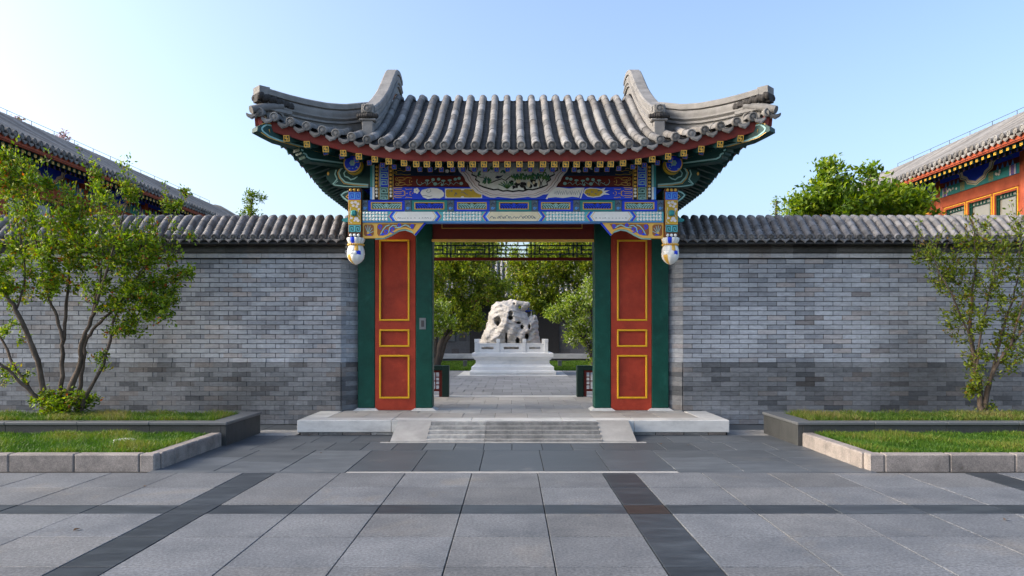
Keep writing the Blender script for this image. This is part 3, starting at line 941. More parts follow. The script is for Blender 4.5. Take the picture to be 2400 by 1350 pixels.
# ---------------------------------------------------------------- posts, door panels, lintel
D0 = 10.33
for sgn in (-1, 1):
    for kind, a, b in (('o', 1.925, 2.165), ('i', 1.125, 1.36)):
        x0, x1 = sorted((GX + sgn * a, GX + sgn * b))
        MB().cbox(x0, x1, D0, D0 + .22, PZ + .028, 3.2, .012).build('post', M['green'], gate)
        bs = MB(); e = .06
        vs = [(x0 - e, D0 - .07, PZ - .003), (x1 + e, D0 - .07, PZ - .003), (x1 + e, D0 + .3, PZ - .003), (x0 - e, D0 + .3, PZ - .003),
              (x0 - .008, D0 - .012, PZ + .03), (x1 + .008, D0 - .012, PZ + .03), (x1 + .008, D0 + .25, PZ + .03), (x0 - .008, D0 + .25, PZ + .03)]
        bs.add(vs, [(0, 3, 2, 1), (4, 5, 6, 7), (0, 1, 5, 4), (1, 2, 6, 5), (2, 3, 7, 6), (3, 0, 4, 7)])
        bs.build('post_base', M['marble'], gate)
    x0, x1 = sorted((GX + sgn * 1.362, GX + sgn * 1.923))
    d = D0 + .004
    zt = zz(535, d)
    panels = [(562, 752), (772, 813), (832, 934)]
    px0, px1 = (890, 961) if sgn < 0 else (MIR(961) + 1, MIR(890) + 1)
    dp = MB()
    dp.cbox(x0, x1, d + .028, d + .08, PZ, 3.1, .003)
    # stiles and rails in front of the sunk panels
    P0 = xx(px0 + 4, d); P1 = xx(px1 - 4, d)
    dp.box(x0, P0, d, d + .0279, PZ + .004, 3.1); dp.box(P1, x1, d, d + .0279, PZ + .004, 3.1)
    zs = [3.1] + [q for a, b in panels for q in (zz(a + 4, d), zz(b - 4, d))] + [PZ + .004]
    for k in range(0, len(zs), 2):
        dp.box(P0, P1, d, d + .0279, zs[k + 1], zs[k])
    dpo = dp.build('door_panel', M['red'], gate)
    for a, b in panels:
        fr = MB(); t = .024; X0 = xx(px0, d); X1 = xx(px1, d); Z1 = zz(a, d); Z0 = zz(b, d)
        for (u0, u1, v0, v1) in ((X0, X1, Z1 - t, Z1), (X0, X1, Z0, Z0 + t), (X0, X0 + t, Z0 + t, Z1 - t), (X1 - t, X1, Z0 + t, Z1 - t)):
            fr.cbox(u0, u1, d - .012, d + .012, v0, v1, .005)
        fr.build('gilt_moulding', M['yellow'], dpo)
mp = slabpx(MB(), 984, 745, 999, 772, D0 - .006, .008, .002).build('metal_plate', M['metal'], gate, label='small grey metal plate on a green gate post')
slabpx(MB(), 988, 751, 995, 766, D0 - .009, .004, .001).build('slot', M['cable'], mp)
lint = MB()
lint.cbox(GX - 1.127, GX + 1.127, D0 + .02, D0 + .14, zz(563, D0 + .02), zz(500, D0 + .02), .004)
lo = lint.build('lintel', M['red_dark'], gate)
lint = MB(); d = D0 + .012
for (a, b, c, e) in ((1011, 560.5, 1393, 566.5),):
    slabpx(lint, a, b, c, e, d - .01, .05, .003)
for (a, b, c, e) in ((1036, 534, 1366, 535.6), (1036, 520, 1037.6, 534), (1364.4, 520, 1366, 534)):
    slabpx(lint, a, b, c, e, d, .012, .001)
lint.build('gilt_moulding', M['gold'], lo)
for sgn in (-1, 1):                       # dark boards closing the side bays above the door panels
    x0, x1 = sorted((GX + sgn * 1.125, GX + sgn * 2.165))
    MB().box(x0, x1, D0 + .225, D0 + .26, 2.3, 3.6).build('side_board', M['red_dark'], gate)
MB().box(GX - 2.165, GX + 2.165, D0 + .16, D0 + .22, 3.0, 3.75).build('shade_board', M['red_dark'], gate)  # board added to darken the space behind the front beams
MB().box(GX - 2.0, GX + 2.0, D0 + .28, 12.7, 3.3, 3.33).build('shade_ceiling', M['red_dark'], gate)  # added overhead to keep the inside of the gate dark

# back posts with the hanging lattice and the low side railings
for sgn in (-1, 1):
    MB().cbox(GX + sgn * 2.03 - .1, GX + sgn * 2.03 + .1, 12.5, 12.7, PZ, 3.4, .015).build('post', M['green'], gate)
DL = 12.6
lt = MB()


def barpx(mb, x0, y0, x1, y1, w=2.6, d=DL, th=.035):
    h = w / 2
    p = at(min(x0, x1) - h, max(y0, y1) + h, d); q = at(max(x0, x1) + h, min(y0, y1) - h, d)
    mb.box(p.x, q.x, d, d + th, p.z, q.z)


per = 98.6
for k in range(-3, 3):
    X0 = 1151.8 + per * k                    # centre of a node
    L_, R_ = X0 - 4.5, X0 + 4.5
    for vx in (L_, R_): barpx(lt, vx, 552, vx, 603)
    for yy in (575.5, 595): barpx(lt, L_ + 1.4, yy, R_ - 1.4, yy)
    nx = X0 + per - 4.5
    barpx(lt, R_ + 1.4, 575.5, nx - 1.4, 575.5); barpx(lt, R_ + 1.4, 595, nx - 1.4, 595)
    a, b = R_ + 10, nx - 10
    barpx(lt, a, 577, a, 593.6); barpx(lt, b, 577, b, 593.6); barpx(lt, a + 1.4, 585.5, b - 1.4, 585.5)
    for vx in (X0 + 35, X0 + 63):
        barpx(lt, vx, 552, vx, 574); barpx(lt, vx, 596.5, vx, 603)
lt.build('hanging_lattice', M['navy'], gate)
MB().box(GX - 1.95, GX + 1.95, DL - .01, DL + .045, zz(610.5, DL), zz(603.4, DL)).build('lattice_rail', M['red_dark'], gate)
MB().box(GX - 1.95, GX + 1.95, DL - .01, DL + .045, zz(552, DL), zz(545, DL)).build('lattice_rail', M['red_dark'], gate)
for sgn, where in ((-1, 'beside the post with the metal plate'), (1, 'beside the post without a plate')):
    rl = empty('side_railing', (GX + sgn * 1.5, DL, PZ), f'low green and red lattice railing inside the gate {where}', 'railing', 'railings inside the gate')
    mx = lambda p: p if sgn < 0 else MIR(p) - 1
    g_ = MB()
    a, b = sorted((mx(1037), mx(1053)))
    slabpx(g_, a, 857, b, 930.5, DL, .14, .006)
    a, b = sorted((mx(940), mx(1036.9)))
    slabpx(g_, a, 857, b, 868, DL, .14, .006)
    g_.build('rail_frame', M['rail_green'], rl)
    r_ = MB()
    a, b = sorted((mx(940), mx(1036.8)))
    slabpx(r_, a, 868.2, b, 873, DL + .03, .05, .002); slabpx(r_, a, 912, b, 917, DL + .03, .05, .002)
    a, b = sorted((mx(1030), mx(1036.8)))
    slabpx(r_, a, 873.1, b, 911.9, DL + .03, .05, .002); slabpx(r_, a, 917.1, b, 930.2, DL + .03, .05, .002)
    r_.build('inner_frame', M['red_dark'], rl)
    l_ = MB()
    for (x0, y0, x1, y1) in ((1022, 873, 1022, 912), (1014, 873, 1014, 912), (1023, 884, 1030, 884), (990, 893, 1029, 893), (1023, 902, 1030, 902), (1006, 873, 1006, 912), (990, 883, 1013, 883), (990, 903, 1013, 903)):
        barpx(l_, *(mx(x0), y0, mx(x1), y1), w=2.2, d=DL + .04, th=.03)
    l_.build('railing_lattice', M['red_dark'], rl)

# ---------------------------------------------------------------- front beams with their painting
DB = 9.60
up_beams = []
for nm, y0, y1, d, m in (('purlin_beam', 360, 411.5, DB + .02, 'navy'), ('inset_board', 412, 437.5, DB + .035, 'red_dark'), ('main_beam', 438, 467.8, DB, 'blue')):
    b_ = slabpx(MB(), 868, y0, MIR(868), y1, d, .14, .006).build(nm, M[m], gate)
    up_beams.append(b_)
pur, brd, mbm = up_beams
pur["label"] = 'dark navy painted purlin under the eaves'; brd["label"] = 'dark red board painted with vines'; mbm["label"] = 'ultramarine beam with painted scrolls'
slabpx(MB(), 845, 468, MIR(845), 495.5, DB + .05, .09, .004).build('carving_backboard', M['black'], gate)
dot = slabpx(MB(), 850.5, 495.8, MIR(850.5), 518.5, DB - .02, .16, .004).build('dotted_beam', M['aqua'], gate)
slabpx(MB(), 850.5, 518.6, MIR(850.5), 521, DB - .012, .14, .001).build('beam_edge', M['blue_light'], gate)

# end bands of the upper beams: beads, key fret, edge stripes
DF = DB - .006
for mir_ in (False, True):
    q = (lambda p: MIR(p)) if mir_ else (lambda p: p)
    r2 = lambda D, x0, y0, x1, y1, dd=0: D.rect(min(q(x0), q(x1)), y0, max(q(x0), q(x1)), y1, dd)
    for nm, ya, yb, beam, fill, fret, bead, edge in (('u', 385, 437.6, pur, 'blue', 'teal_pale', 'gold', 'teal'), ('d', 438.3, 467.6, mbm, 'green_dark', 'teal_pale', 'white', 'blue_light')):
        D = Dec(DF); r2(D, 879, ya, 923, yb); D.go('end_band', M['black'], beam)
        D = Dec(DF - .002); r2(D, 890, ya, 911.5, yb); D.go('band_field', M[fill], beam)
        D = Dec(DF - .003); r2(D, 888.5, ya, 890, yb); r2(D, 911.5, ya, 913, yb); r2(D, 921.5, ya, 923, yb); D.go('gilt_line', M['gold'], beam)
        D = Dec(DF); r2(D, 868.5, ya, 873.5, yb); D.go('edge_stripe', M[edge], beam)
        D = Dec(DF); r2(D, 873.7, ya, 878.6, yb); D.go('pale_stripe', M['white' if nm == 'd' else 'teal_pale'], beam)
        D = Dec(DF - .004)
        y = ya + 1
        while y < yb - 3:
            e = min(y + 17, yb - .5)
            c = [(892.5, y + 1), (908.5, y + 1), (908.5, y + 12.5), (896, y + 12.5), (896, y + 5.5), (904, y + 5.5), (904, y + 9)]
            c = [(q(a), min(b, yb - 1)) for a, b in c]
            D.line(c, 1.9)
            D.line([(q(892.5), min(y + 1, yb - 1)), (q(892.5), min(y + 17, yb - 1))], 1.9)
            y += 17
        D.go('key_fret', M[fret], beam)
        bd = MB(); y = ya + 6.5 if nm == 'u' else ya + 5
        while y < yb - 1.5:
            for bx in (884, 917.3):
                p = at(q(bx), y, DF)
                prof = [(.0, .016), (.009, .013), (.016, .006), (.019, 0)]
                vs = []; n = 8
                for rr, hh in prof[1:]:
                    for k in range(n):
                        a = 2 * math.pi * k / n
                        vs.append((p.x + rr * math.cos(a), p.y - hh, p.z + rr * math.sin(a)))
                vs.append((p.x, p.y - .016, p.z))
                fs = [(i * n + k, i * n + (k + 1) % n, (i + 1) * n + (k + 1) % n, (i + 1) * n + k) for i in range(2) for k in range(n)] + [(k, 3 * n, (k + 1) % n) for k in range(n)]
                bd.add(vs, fs)
            y += 8.9 if nm == 'u' else 8.0
        bd.build('beads', M[bead], beam, smooth=60)

# scroll work at the beam ends and vines
for mir_ in (False, True):
    q = (lambda p: MIR(p)) if mir_ else (lambda p: p)
    Q = lambda pts: [(q(a), b) for a, b in pts]
    # main beam: long-life fret in gold
    D = Dec(DB - .006)
    for yy in (443.5, 453, 462.5):
        D.rib(Q([(942, yy), (928, yy), (925.5, yy - 2.2), (925.5, yy - 3.6), (929, yy - 4), (944, yy - 4)]), 1.4)
    D.rib(Q([(944, 446), (949, 449), (949, 457), (944, 460)]), 1.3); D.rib(Q([(950, 447), (950, 459)]), 1.2)
    D.rib(Q([(949, 453), (957, 453)]), 1.2); D.rib(Q([(951, 442), (953, 444), (967, 443)]), 1.2); D.rib(Q([(951, 464), (953, 462), (967, 463.5)]), 1.2)
    D.rib(Q([(965, 448), (961.5, 450), (961.5, 456), (965, 458)]), 1.3); D.disc(q(968), 453, 1.3)
    D.go('gold_fret', M['gold'], mbm)
    D = Dec(DB + .029)
    for yy, s in ((419, 1), (431, -1)):
        D.rib(Q(spiral(931, yy, 5, 1.3, 0.5 * s)), 1.1); D.rib(Q([(934, yy - 3 * s), (942, yy - 3.6 * s), (950, yy - 1 * s), (957, yy - 3 * s), (966, yy - 1.5 * s)]), 1.1)
        D.rib(Q([(936, yy + 2 * s), (944, yy + 3.4 * s), (951, yy + 1.5 * s)]), 1.1)
    D.disc(q(966), 425.5, 1.2); D.rib(Q([(962, 421), (960, 425), (962, 430)]), 1.2); D.rib(Q(spiral(938, 425, 3.4, 1.2)), 1.0)
    D.go('gold_scroll', M['gold'], brd)
    D = Dec(DB + .014)
    D.rib(Q(spiral(929, 404, 4.4, 1.3, 1)), 1.0); D.rib(Q([(932, 400), (940, 399), (948, 402), (957, 397)]), 1.0); D.rib(Q([(926, 398), (934, 394), (941, 396)]), 1.0); D.rib(Q([(930, 409), (942, 408), (952, 410), (964, 408.5)]), 1.0)
    D.go('gold_scroll', M['ochre'], pur)
    D = Dec(DB + .029)                                     # white vine on the red board
    D.rib(Q([(979, 420), (977, 426), (980, 432), (986, 434), (991, 430), (988, 427)]), 1.2)
    D.rib(Q([(991, 431), (998, 427), (1001, 434), (1008, 429), (1013, 425), (1020, 433), (1028, 431), (1034, 427), (1040, 434), (1046, 430), (1053, 434), (1058, 428), (1064, 433), (1070, 427), (1076, 430)]), 1.1)
    for (cx, cy, r) in ((1016, 421, 4.2), (1021, 431, 4.6), (1029, 420, 4), (1068, 420, 4), (1077, 418, 4.2), (1082, 430, 4.4), (1037, 433, 3)):
        D.disc(q(cx), cy, r, r * .85)
    for (cx, cy) in ((1002, 423), (1040, 423.5), (1055, 422.5)):
        D.disc(q(cx), cy, 5, 2.4); D.rib([(q(cx), cy), (q(cx + 1), cy + 8)], 1.6)
    D.go('painted_vine', M['teal_pale'], brd)
    D = Dec(DB + .014)                                     # blossoms on the navy purlin
    for (cx, cy) in ((1049, 401), (1020, 394), (984, 399)):
        for k in range(5):
            a = k * 1.2566; D.disc(q(cx) + 2.6 * math.cos(a), cy + 2.2 * math.sin(a), 2.2, dd=k * .0002)
    D.go('painted_blossom', M['white'], pur)
    D = Dec(DB + .014); D.rib(Q([(975, 404), (990, 401), (1010, 404), (1030, 407), (1048, 405), (1066, 402)]), 1.6); D.disc(q(1035), 398, 4, 2); D.disc(q(1060), 407, 5, 2)
    D.go('painted_twig', M['black'], pur)
# cartouches on the main beam
D = Dec(DB - .006)
D.poly([(986, 452), (990, 445), (1003, 442), (1012, 440.5), (1026, 441.5), (1037, 446), (1042, 453), (1041, 460), (1032, 465), (1018, 464), (1003, 466.5), (992, 462)])
for k in range(5):
    a = k * 1.2566; D.disc(977 + 4 * math.cos(a), 447 + 4 * math.sin(a), 3.2, dd=k * .0002)
D.poly([(1285, 464), (1292, 450), (1297, 440), (1310, 438.8), (1335, 442), (1352, 440), (1367, 440), (1362, 452), (1358, 463), (1342, 461), (1320, 464), (1303, 462)])
D.poly([(1280, 466), (1294, 441), (1297, 442), (1284, 467)], .001); D.poly([(1360, 465), (1367, 440), (1371, 440), (1363, 465)], .001)
D.rect(1044, 441.8, 1131, 464.5)
D.poly([(1368, 452), (1372, 443), (1384, 440), (1400, 441), (1410, 443), (1420, 440), (1416, 447), (1430, 446), (1419, 451), (1430, 456), (1417, 456), (1408, 461), (1392, 463), (1378, 461)])
D.go('white_cartouche', M['white'], mbm)
D = Dec(DB - .008)
D.poly([(1046, 446), (1049, 443.5), (1080, 443.5), (1083, 446), (1087, 446), (1090, 443.5), (1127, 443.5), (1129.5, 447), (1129.5, 459), (1127, 462.8), (1090, 462.8), (1087, 460), (1083, 460), (1080, 462.8), (1049, 462.8), (1046, 459)])
D.poly([(1370.5, 452), (1374, 445), (1385, 442), (1399, 443), (1411, 446), (1414, 451), (1406, 459), (1391, 461), (1379, 459)])
D.go('ochre_cartouche', M['ochre'], mbm)
D = Dec(DB - .0095)
for (cx, cy, r) in ((1067, 455, 5), (1086, 450, 6), (1094, 455, 4), (1104, 447, 2.5), (1058, 447, 2.6), (1388, 449, 4), (1399, 453, 4), (1380, 455, 3), (1405, 447, 3)):
    for k in range(5):
        D.disc(cx + rng.uniform(-r, r), cy + rng.uniform(-r, r) * .6, rng.uniform(.8, 2.2), rng.uniform(.5, 1.4), n=7, a0=rng.uniform(0, 3), dd=k * .0002)
D.rib([(1004, 444), (1000, 449), (1005, 452), (1011, 448), (1010, 444)], .9); D.rib([(990, 459), (998, 458), (1006, 461), (1014, 459)], .9)
for x in np.arange(1300, 1356, 5):
    D.rib([(x, 457 - 6 * abs(math.sin(x * .3))), (x + 2, 450 - 4 * abs(math.sin(x * .21))), (x + 5, 456)], .8)
D.go('ink_painting', M['slate_post'], mbm)

# big lobed painting in the middle (bao fu), over all three beams
lob = [(1072, 381), (1073, 392), (1077, 402), (1084, 409), (1089, 416), (1092, 424), (1098, 430), (1103, 439), (1110, 444), (1116, 451), (1124, 455), (1133, 456), (1141, 460), (1150, 463), (1160, 463.5), (1168, 461), (1178, 462.5), (1190, 463.5), (1203, 465)]
lob = lob + [(MIR(a), b) for a, b in lob[-2::-1]]


def inset(poly, k, cx=1203.5, cy=400): return [(cx + (x - cx) * k, cy + (y - cy) * k if y > cy else y) for x, y in poly]


bf = MB(); pts = [(at(x, y, DB - .012).x, at(x, y, DB - .012).z) for x, y in lob]
bf.prism(pts, DB - .012, DB - .0005)
bao = bf.build('lobed_painting', M['pale_mauve'], gate, label='large lobed painting of birds, leaves and rocks')
D = Dec(DB - .014); D.poly(inset(lob, .94)); D.go('dark_border', M['black'], bao)
D = Dec(DB - .0155); D.poly(inset(lob, .93)); D.go('inner_border', M['pale_mauve'], bao)
D = Dec(DB - .017); D.poly(inset(lob, .885)); D.go('dark_outline', M['orange_brown'], bao)  # brown line, part of the ornament's own pattern
D = Dec(DB - .018); D.poly(inset(lob, .875)); D.go('inner_border', M['pale_mauve'], bao)
inn = [(1100, 381), (1102, 390), (1101, 398), (1110, 402), (1108, 408), (1119, 413), (1117, 420), (1126, 426), (1124, 432), (1136, 437), (1146, 440), (1158, 443), (1168, 442), (1180, 446), (1190, 445), (1203, 447)]
inn = inn + [(MIR(a), b) for a, b in inn[-2::-1]]
D = Dec(DB - .019); D.rib(inn, 7); D.go('dark_outline', M['black'], bao)  # black outline round the field, part of the same pattern
D = Dec(DB - .020); D.poly(inn); D.go('painted_field', M['paper'], bao)
D = Dec(DB - .0225)
for (cx, cy, n, sp) in ((1141, 424, 14, 9), (1122, 406, 6, 6), (1150, 396, 3, 6), (1236, 398, 4, 8), (1275, 402, 5, 8), (1180, 400, 3, 6)):
    for k in range(n):
        a = rng.uniform(0, 6.28); D.disc(cx + sp * math.cos(a) * rng.uniform(.4, 1), cy + sp * .8 * math.sin(a) * rng.uniform(.4, 1), 4.4, 1.9, n=8, a0=a, dd=k * .0001)
for k in range(60):
    x = rng.uniform(1200, 1288); D.disc(x, 412 + rng.uniform(-4, 6) + .002 * (x - 1245) ** 2, 4.4, 2.2, n=8, a0=rng.uniform(.8, 2.2), dd=k * .0001)
for k in range(7):
    a = -2.6 + k * .32; D.rib([(1190, 442), (1190 + 12 * math.cos(a), 440 + 9 * math.sin(a)), (1190 + 24 * math.cos(a), 440 + 16 * math.sin(a))], 2.6)
D.go('painted_leaves', M['leafpaint'], bao)
D = Dec(DB - .0215)
D.rib([(1118, 411), (1128, 416), (1136, 415)], 1.4); D.rib([(1150, 429), (1164, 423), (1177, 419), (1186, 423), (1196, 414), (1210, 413)], 2.2)
for (cx, cy, r) in ((1200, 428, 8), (1212, 432, 10), (1226, 434, 9), (1205, 440, 7), (1248, 424, 9), (1256, 434, 8), (1243, 436, 8), (1232, 442, 6)):
    for k in range(4): D.disc(cx + rng.uniform(-4, 4), cy + rng.uniform(-3, 3), r * rng.uniform(.35, .75), r * rng.uniform(.25, .55), n=7, a0=rng.uniform(0, 3), dd=k * .0002)
D.rib([(1266, 440), (1268, 428), (1264, 418), (1262, 412)], 2.4); D.rib([(1272, 440), (1270, 428), (1276, 418)], 2)
D.go('painted_rock', M['black'], bao)
D = Dec(DB - .024); D.disc(1216, 425, 5.6, 5, dd=0); D.disc(1240, 432, 4, 7); D.disc(1264, 430, 2, 8); D.disc(1252, 428, 3, 4); D.go('painted_rock', M['cream'], bao)
D = Dec(DB - .024); D.poly([(1161, 416), (1166, 412), (1172, 413), (1181, 410), (1175, 416), (1168, 419)]); D.go('painted_bird', M['navy'], bao)
D = Dec(DB - .0215)
for k in range(26):
    x = rng.uniform(1115, 1290); y = rng.uniform(388, 408); a = rng.uniform(0, 6.28)
    D.rib([(x, y), (x + 3 * math.cos(a), y + 3 * math.sin(a)), (x + 5 * math.cos(a + .7), y + 4 * math.sin(a + .7))], .7)
D.go('ink_line', M['slate_post'], bao)

# ---------------------------------------------------------------- openwork panel row
posts_px = [(850, 863), (950, 965), (1049.5, 1065), (1149, 1163.5), (1247.5, 1262), (1345, 1360), (1443, 1458), (1542, 1556.5)]
pm = []
for a, b in posts_px:
    p_ = slabpx(MB(), a, 469, b, 495.4, DB + .004, .05, .003).build('short_post', M['slate_post'], gate)
    c = (a + b) / 2
    D = Dec(DB + .002)
    for k in range(5):
        t = k * 1.2566; D.disc(c - 1 + 2.2 * math.cos(t), 488 + 2.2 * math.sin(t), 1.5, n=7, dd=k * .0002)
    D.disc(c + 4, 487, 1.3, n=6); D.disc(c + 3, 472.5, 1, n=6)
    D.go('painted_flower', M['blue_light'], p_)
    D = Dec(DB + .002); D.rib([(c - 5, 480), (c, 475), (c + 4, 479)], 1.6); D.go('painted_leaf', M['navy'], p_)
for k in range(7):
    a = posts_px[k][1] + .6; b = posts_px[k + 1][0] - .6
    fcol, ccol = ('blue', 'teal_pale') if k % 2 == 0 else ('teal', 'blue')
    mb = MB(); d = DB + .010
    slabpx(mb, a, 469.5, b, 474, d, .045, .002); slabpx(mb, a, 490.5, b, 495.2, d, .045, .002)
    slabpx(mb, a, 474.02, a + 7, 490.48, d, .045, .002); slabpx(mb, b - 7, 474.02, b, 490.48, d, .045, .002)
    pn = mb.build('openwork_panel', M[fcol], gate)
    mb = MB(); d = DB + .006
    slabpx(mb, a + 6.6, 473.6, b - 6.6, 475.6, d, .03, .001); slabpx(mb, a + 6.6, 488.9, b - 6.6, 490.9, d, .03, .001)
    slabpx(mb, a + 6.6, 475.62, a + 8.8, 488.88, d, .03, .001); slabpx(mb, b - 8.8, 475.62, b - 6.6, 488.88, d, .03, .001)
    mb.build('gilt_border', M['gold'], pn)
    D = Dec(DB + .02); c = (a + b) / 2; hw = (b - a) / 2 - 9
    for s in (-1, 1):
        for j in range(5):
            x0 = c + s * (2 + j * hw * .19); 
            D.rib([(x0, 488.5), (x0 + s * 3, 483), (x0 + s * 8, 479), (x0 + s * 13 if j < 4 else x0 + s * 8.5, 477.5)], 2.6, dd=j * .0006)
            D.disc(x0 + s * 7, 485.5, 3.4, 1.6, n=8, a0=-s * .7, dd=j * .0006 + .0003)
        D.rib([(c, 476.5), (c + s * 6, 481), (c + s * 3, 488)], 2.4, dd=.004)
    D.disc(c, 482, 3, 4.5, dd=.005)
    mbx = D.mb
    # give the carving real thickness
    n0 = len(mbx.v); mbx.v += [(x, y + .02, z) for x, y, z in mbx.v[:n0]]
    D.go('carved_scroll', M[ccol], pn)

# ---------------------------------------------------------------- dotted beam with three cartouches
car = [(911, 1036, 'white'), (1130, 1281, 'cream'), (1374, 1494, 'white')]
dots = MB()
for row in range(3):
    yy = 499.6 + row * 7.4
    x = 854.5
    while x < 1553:
        if not any(a - 1.5 < x < b + 1.5 for a, b, _ in car):
            p = at(x, yy, DB - .021); n = 8; r = .0202; vs = []
            for rr, hh in ((r, 0), (r * .85, .006), (r * .4, .010)):
                for k in range(n):
                    a = 2 * math.pi * (k + .5) / n
                    vs.append((p.x + rr * math.cos(a), p.y - hh, p.z + rr * math.sin(a)))
            dots.add(vs, [(i * n + k, i * n + (k + 1) % n, (i + 1) * n + (k + 1) % n, (i + 1) * n + k) for i in range(2) for k in range(n)] + [tuple(16 + k for k in range(n))])
        x += 7.55
dots.build('white_dots', M['white'], dot, kind='stuff', smooth=50)
for a, b, m in car:
    def hexa(i, dd, nm, mt):
        D = Dec(DB - .021 - dd); D.poly([(a + i, 507.2), (a + i + 8, 496.3), (b - i - 8, 496.3), (b - i, 507.2), (b - i - 8, 518.1), (a + i + 8, 518.1)]); D.go(nm, M[mt], dot)
    hexa(0, .003, 'cartouche_rim', 'gold'); hexa(2, .005, 'cartouche_band', 'blue'); hexa(7, .007, 'cartouche_band', 'blue_light'); hexa(10, .009, 'cartouche_band', 'white'); hexa(12.5, .011, 'cartouche_rim', 'gold'); hexa(14, .0125, 'cartouche_field', m)
    D = Dec(DB - .036); x = a + 24
    while x < b - 24:
        hgt = rng.uniform(2, 8) if m == 'cream' else rng.uniform(.5, 2.2)
        D.rib([(x - hgt, 512), (x - 1, 512 - hgt), (x + 1, 511 - hgt * .8), (x + hgt, 512.5)], .8 if m != 'cream' else 1.1)
        x += rng.uniform(4, 11)
    D.go('ink_landscape', M['slate_post'], dot)

# ---------------------------------------------------------------- gilt corner brackets (que ti)
out = [(851, 520), (996, 520), (972, 549.5), (966, 541), (950, 536), (936, 538.5), (916, 550), (900, 557.5), (851, 558.5)]
for mir_ in (False, True):
    q = (lambda p: MIR(p)) if mir_ else (lambda p: p)
    d = DB + .01
    mb = MB(); mb.prism([(at(q(x), y, d).x, at(q(x), y, d).z) for x, y in out], d, d + .06)
    br = mb.build('corner_bracket', M['gold'], gate)
    mb = MB(); o2 = [(995, 520.5), (1001, 520.5), (975, 551.5), (971, 549)]
    mb.prism([(at(q(x), y, d + .012).x, at(q(x), y, d + .012).z) for x, y in o2], d + .012, d + .058); mb.build('blue_edge', M['blue'], br)
    o3 = [(971, 549.8), (975, 552), (966, 545), (950, 539.5), (936, 542), (917, 553), (901, 560), (880, 561), (880, 558.2), (900, 557.2), (916, 549.6), (936, 538.2), (950, 535.6), (966, 540.6)]
    mb = MB(); mb.prism([(at(q(x), y, d + .012).x, at(q(x), y, d + .012).z) for x, y in o3], d + .014, d + .056); mb.build('teal_edge', M['teal_pale'], br)
    D = Dec(d - .002); pts = [(857, 526), (873, 526), (877, 530), (877, 549), (873, 553), (857, 553), (854, 549), (854, 530)]
    D.poly([(q(a), b) for a, b in pts]); pts = [(888, 525), (977, 525), (969, 538), (952, 532.5), (935, 533.5), (914, 545.5), (898, 552), (888, 552.5), (885, 548), (885, 529)]
    D.poly([(q(a), b) for a, b in pts]); D.go('carved_ground', M['orange_brown'], br)
    D = Dec(d - .004)
    for (cx, cy, r, s) in ((893, 531, 6, 1), (905, 543, 6, -1), (921, 538, 7, 1), (936, 527.5, 5, -1), (968, 529.5, 5, 1)):
        D.rib([(q(a), b) for a, b in spiral(cx, cy, r, 1.15, 1.2, sgn=s)], 2.6, dd=rng.uniform(0, .002))
    D.poly([(q(a), b) for a, b in ((890, 551), (898, 545), (904, 549), (898, 551.5))]); D.poly([(q(a), b) for a, b in ((860, 551), (866, 547), (873, 552))])
    D.go('carved_scroll', M['blue'], br)
    D = Dec(d - .007)
    for pts in ([(893, 549), (899, 538), (906, 530), (914, 527)], [(912, 545), (914, 534), (922, 528), (931, 530)], [(926, 534), (938, 533), (950, 527), (960, 530)], [(944, 530), (952, 527), (964, 534)]):
        D.rib([(q(a), b) for a, b in pts], 2.2, dd=rng.uniform(0, .001))
    D.go('carved_leaf', M['teal_pale'], br); D = Dec(d - .007)
    for k in range(5):
        a = -.3 - k * .45; D.rib([(q(864), 548), (q(864 + 13 * math.cos(a)), 548 + 20 * math.sin(a))], 1.3, dd=k * .0002)
    D.go('carved_leaf', M['teal_pale'], br)
    D = Dec(d - .009); D.disc(q(863.5), 546, 3); D.go('gilt_boss', M['gold'], br)

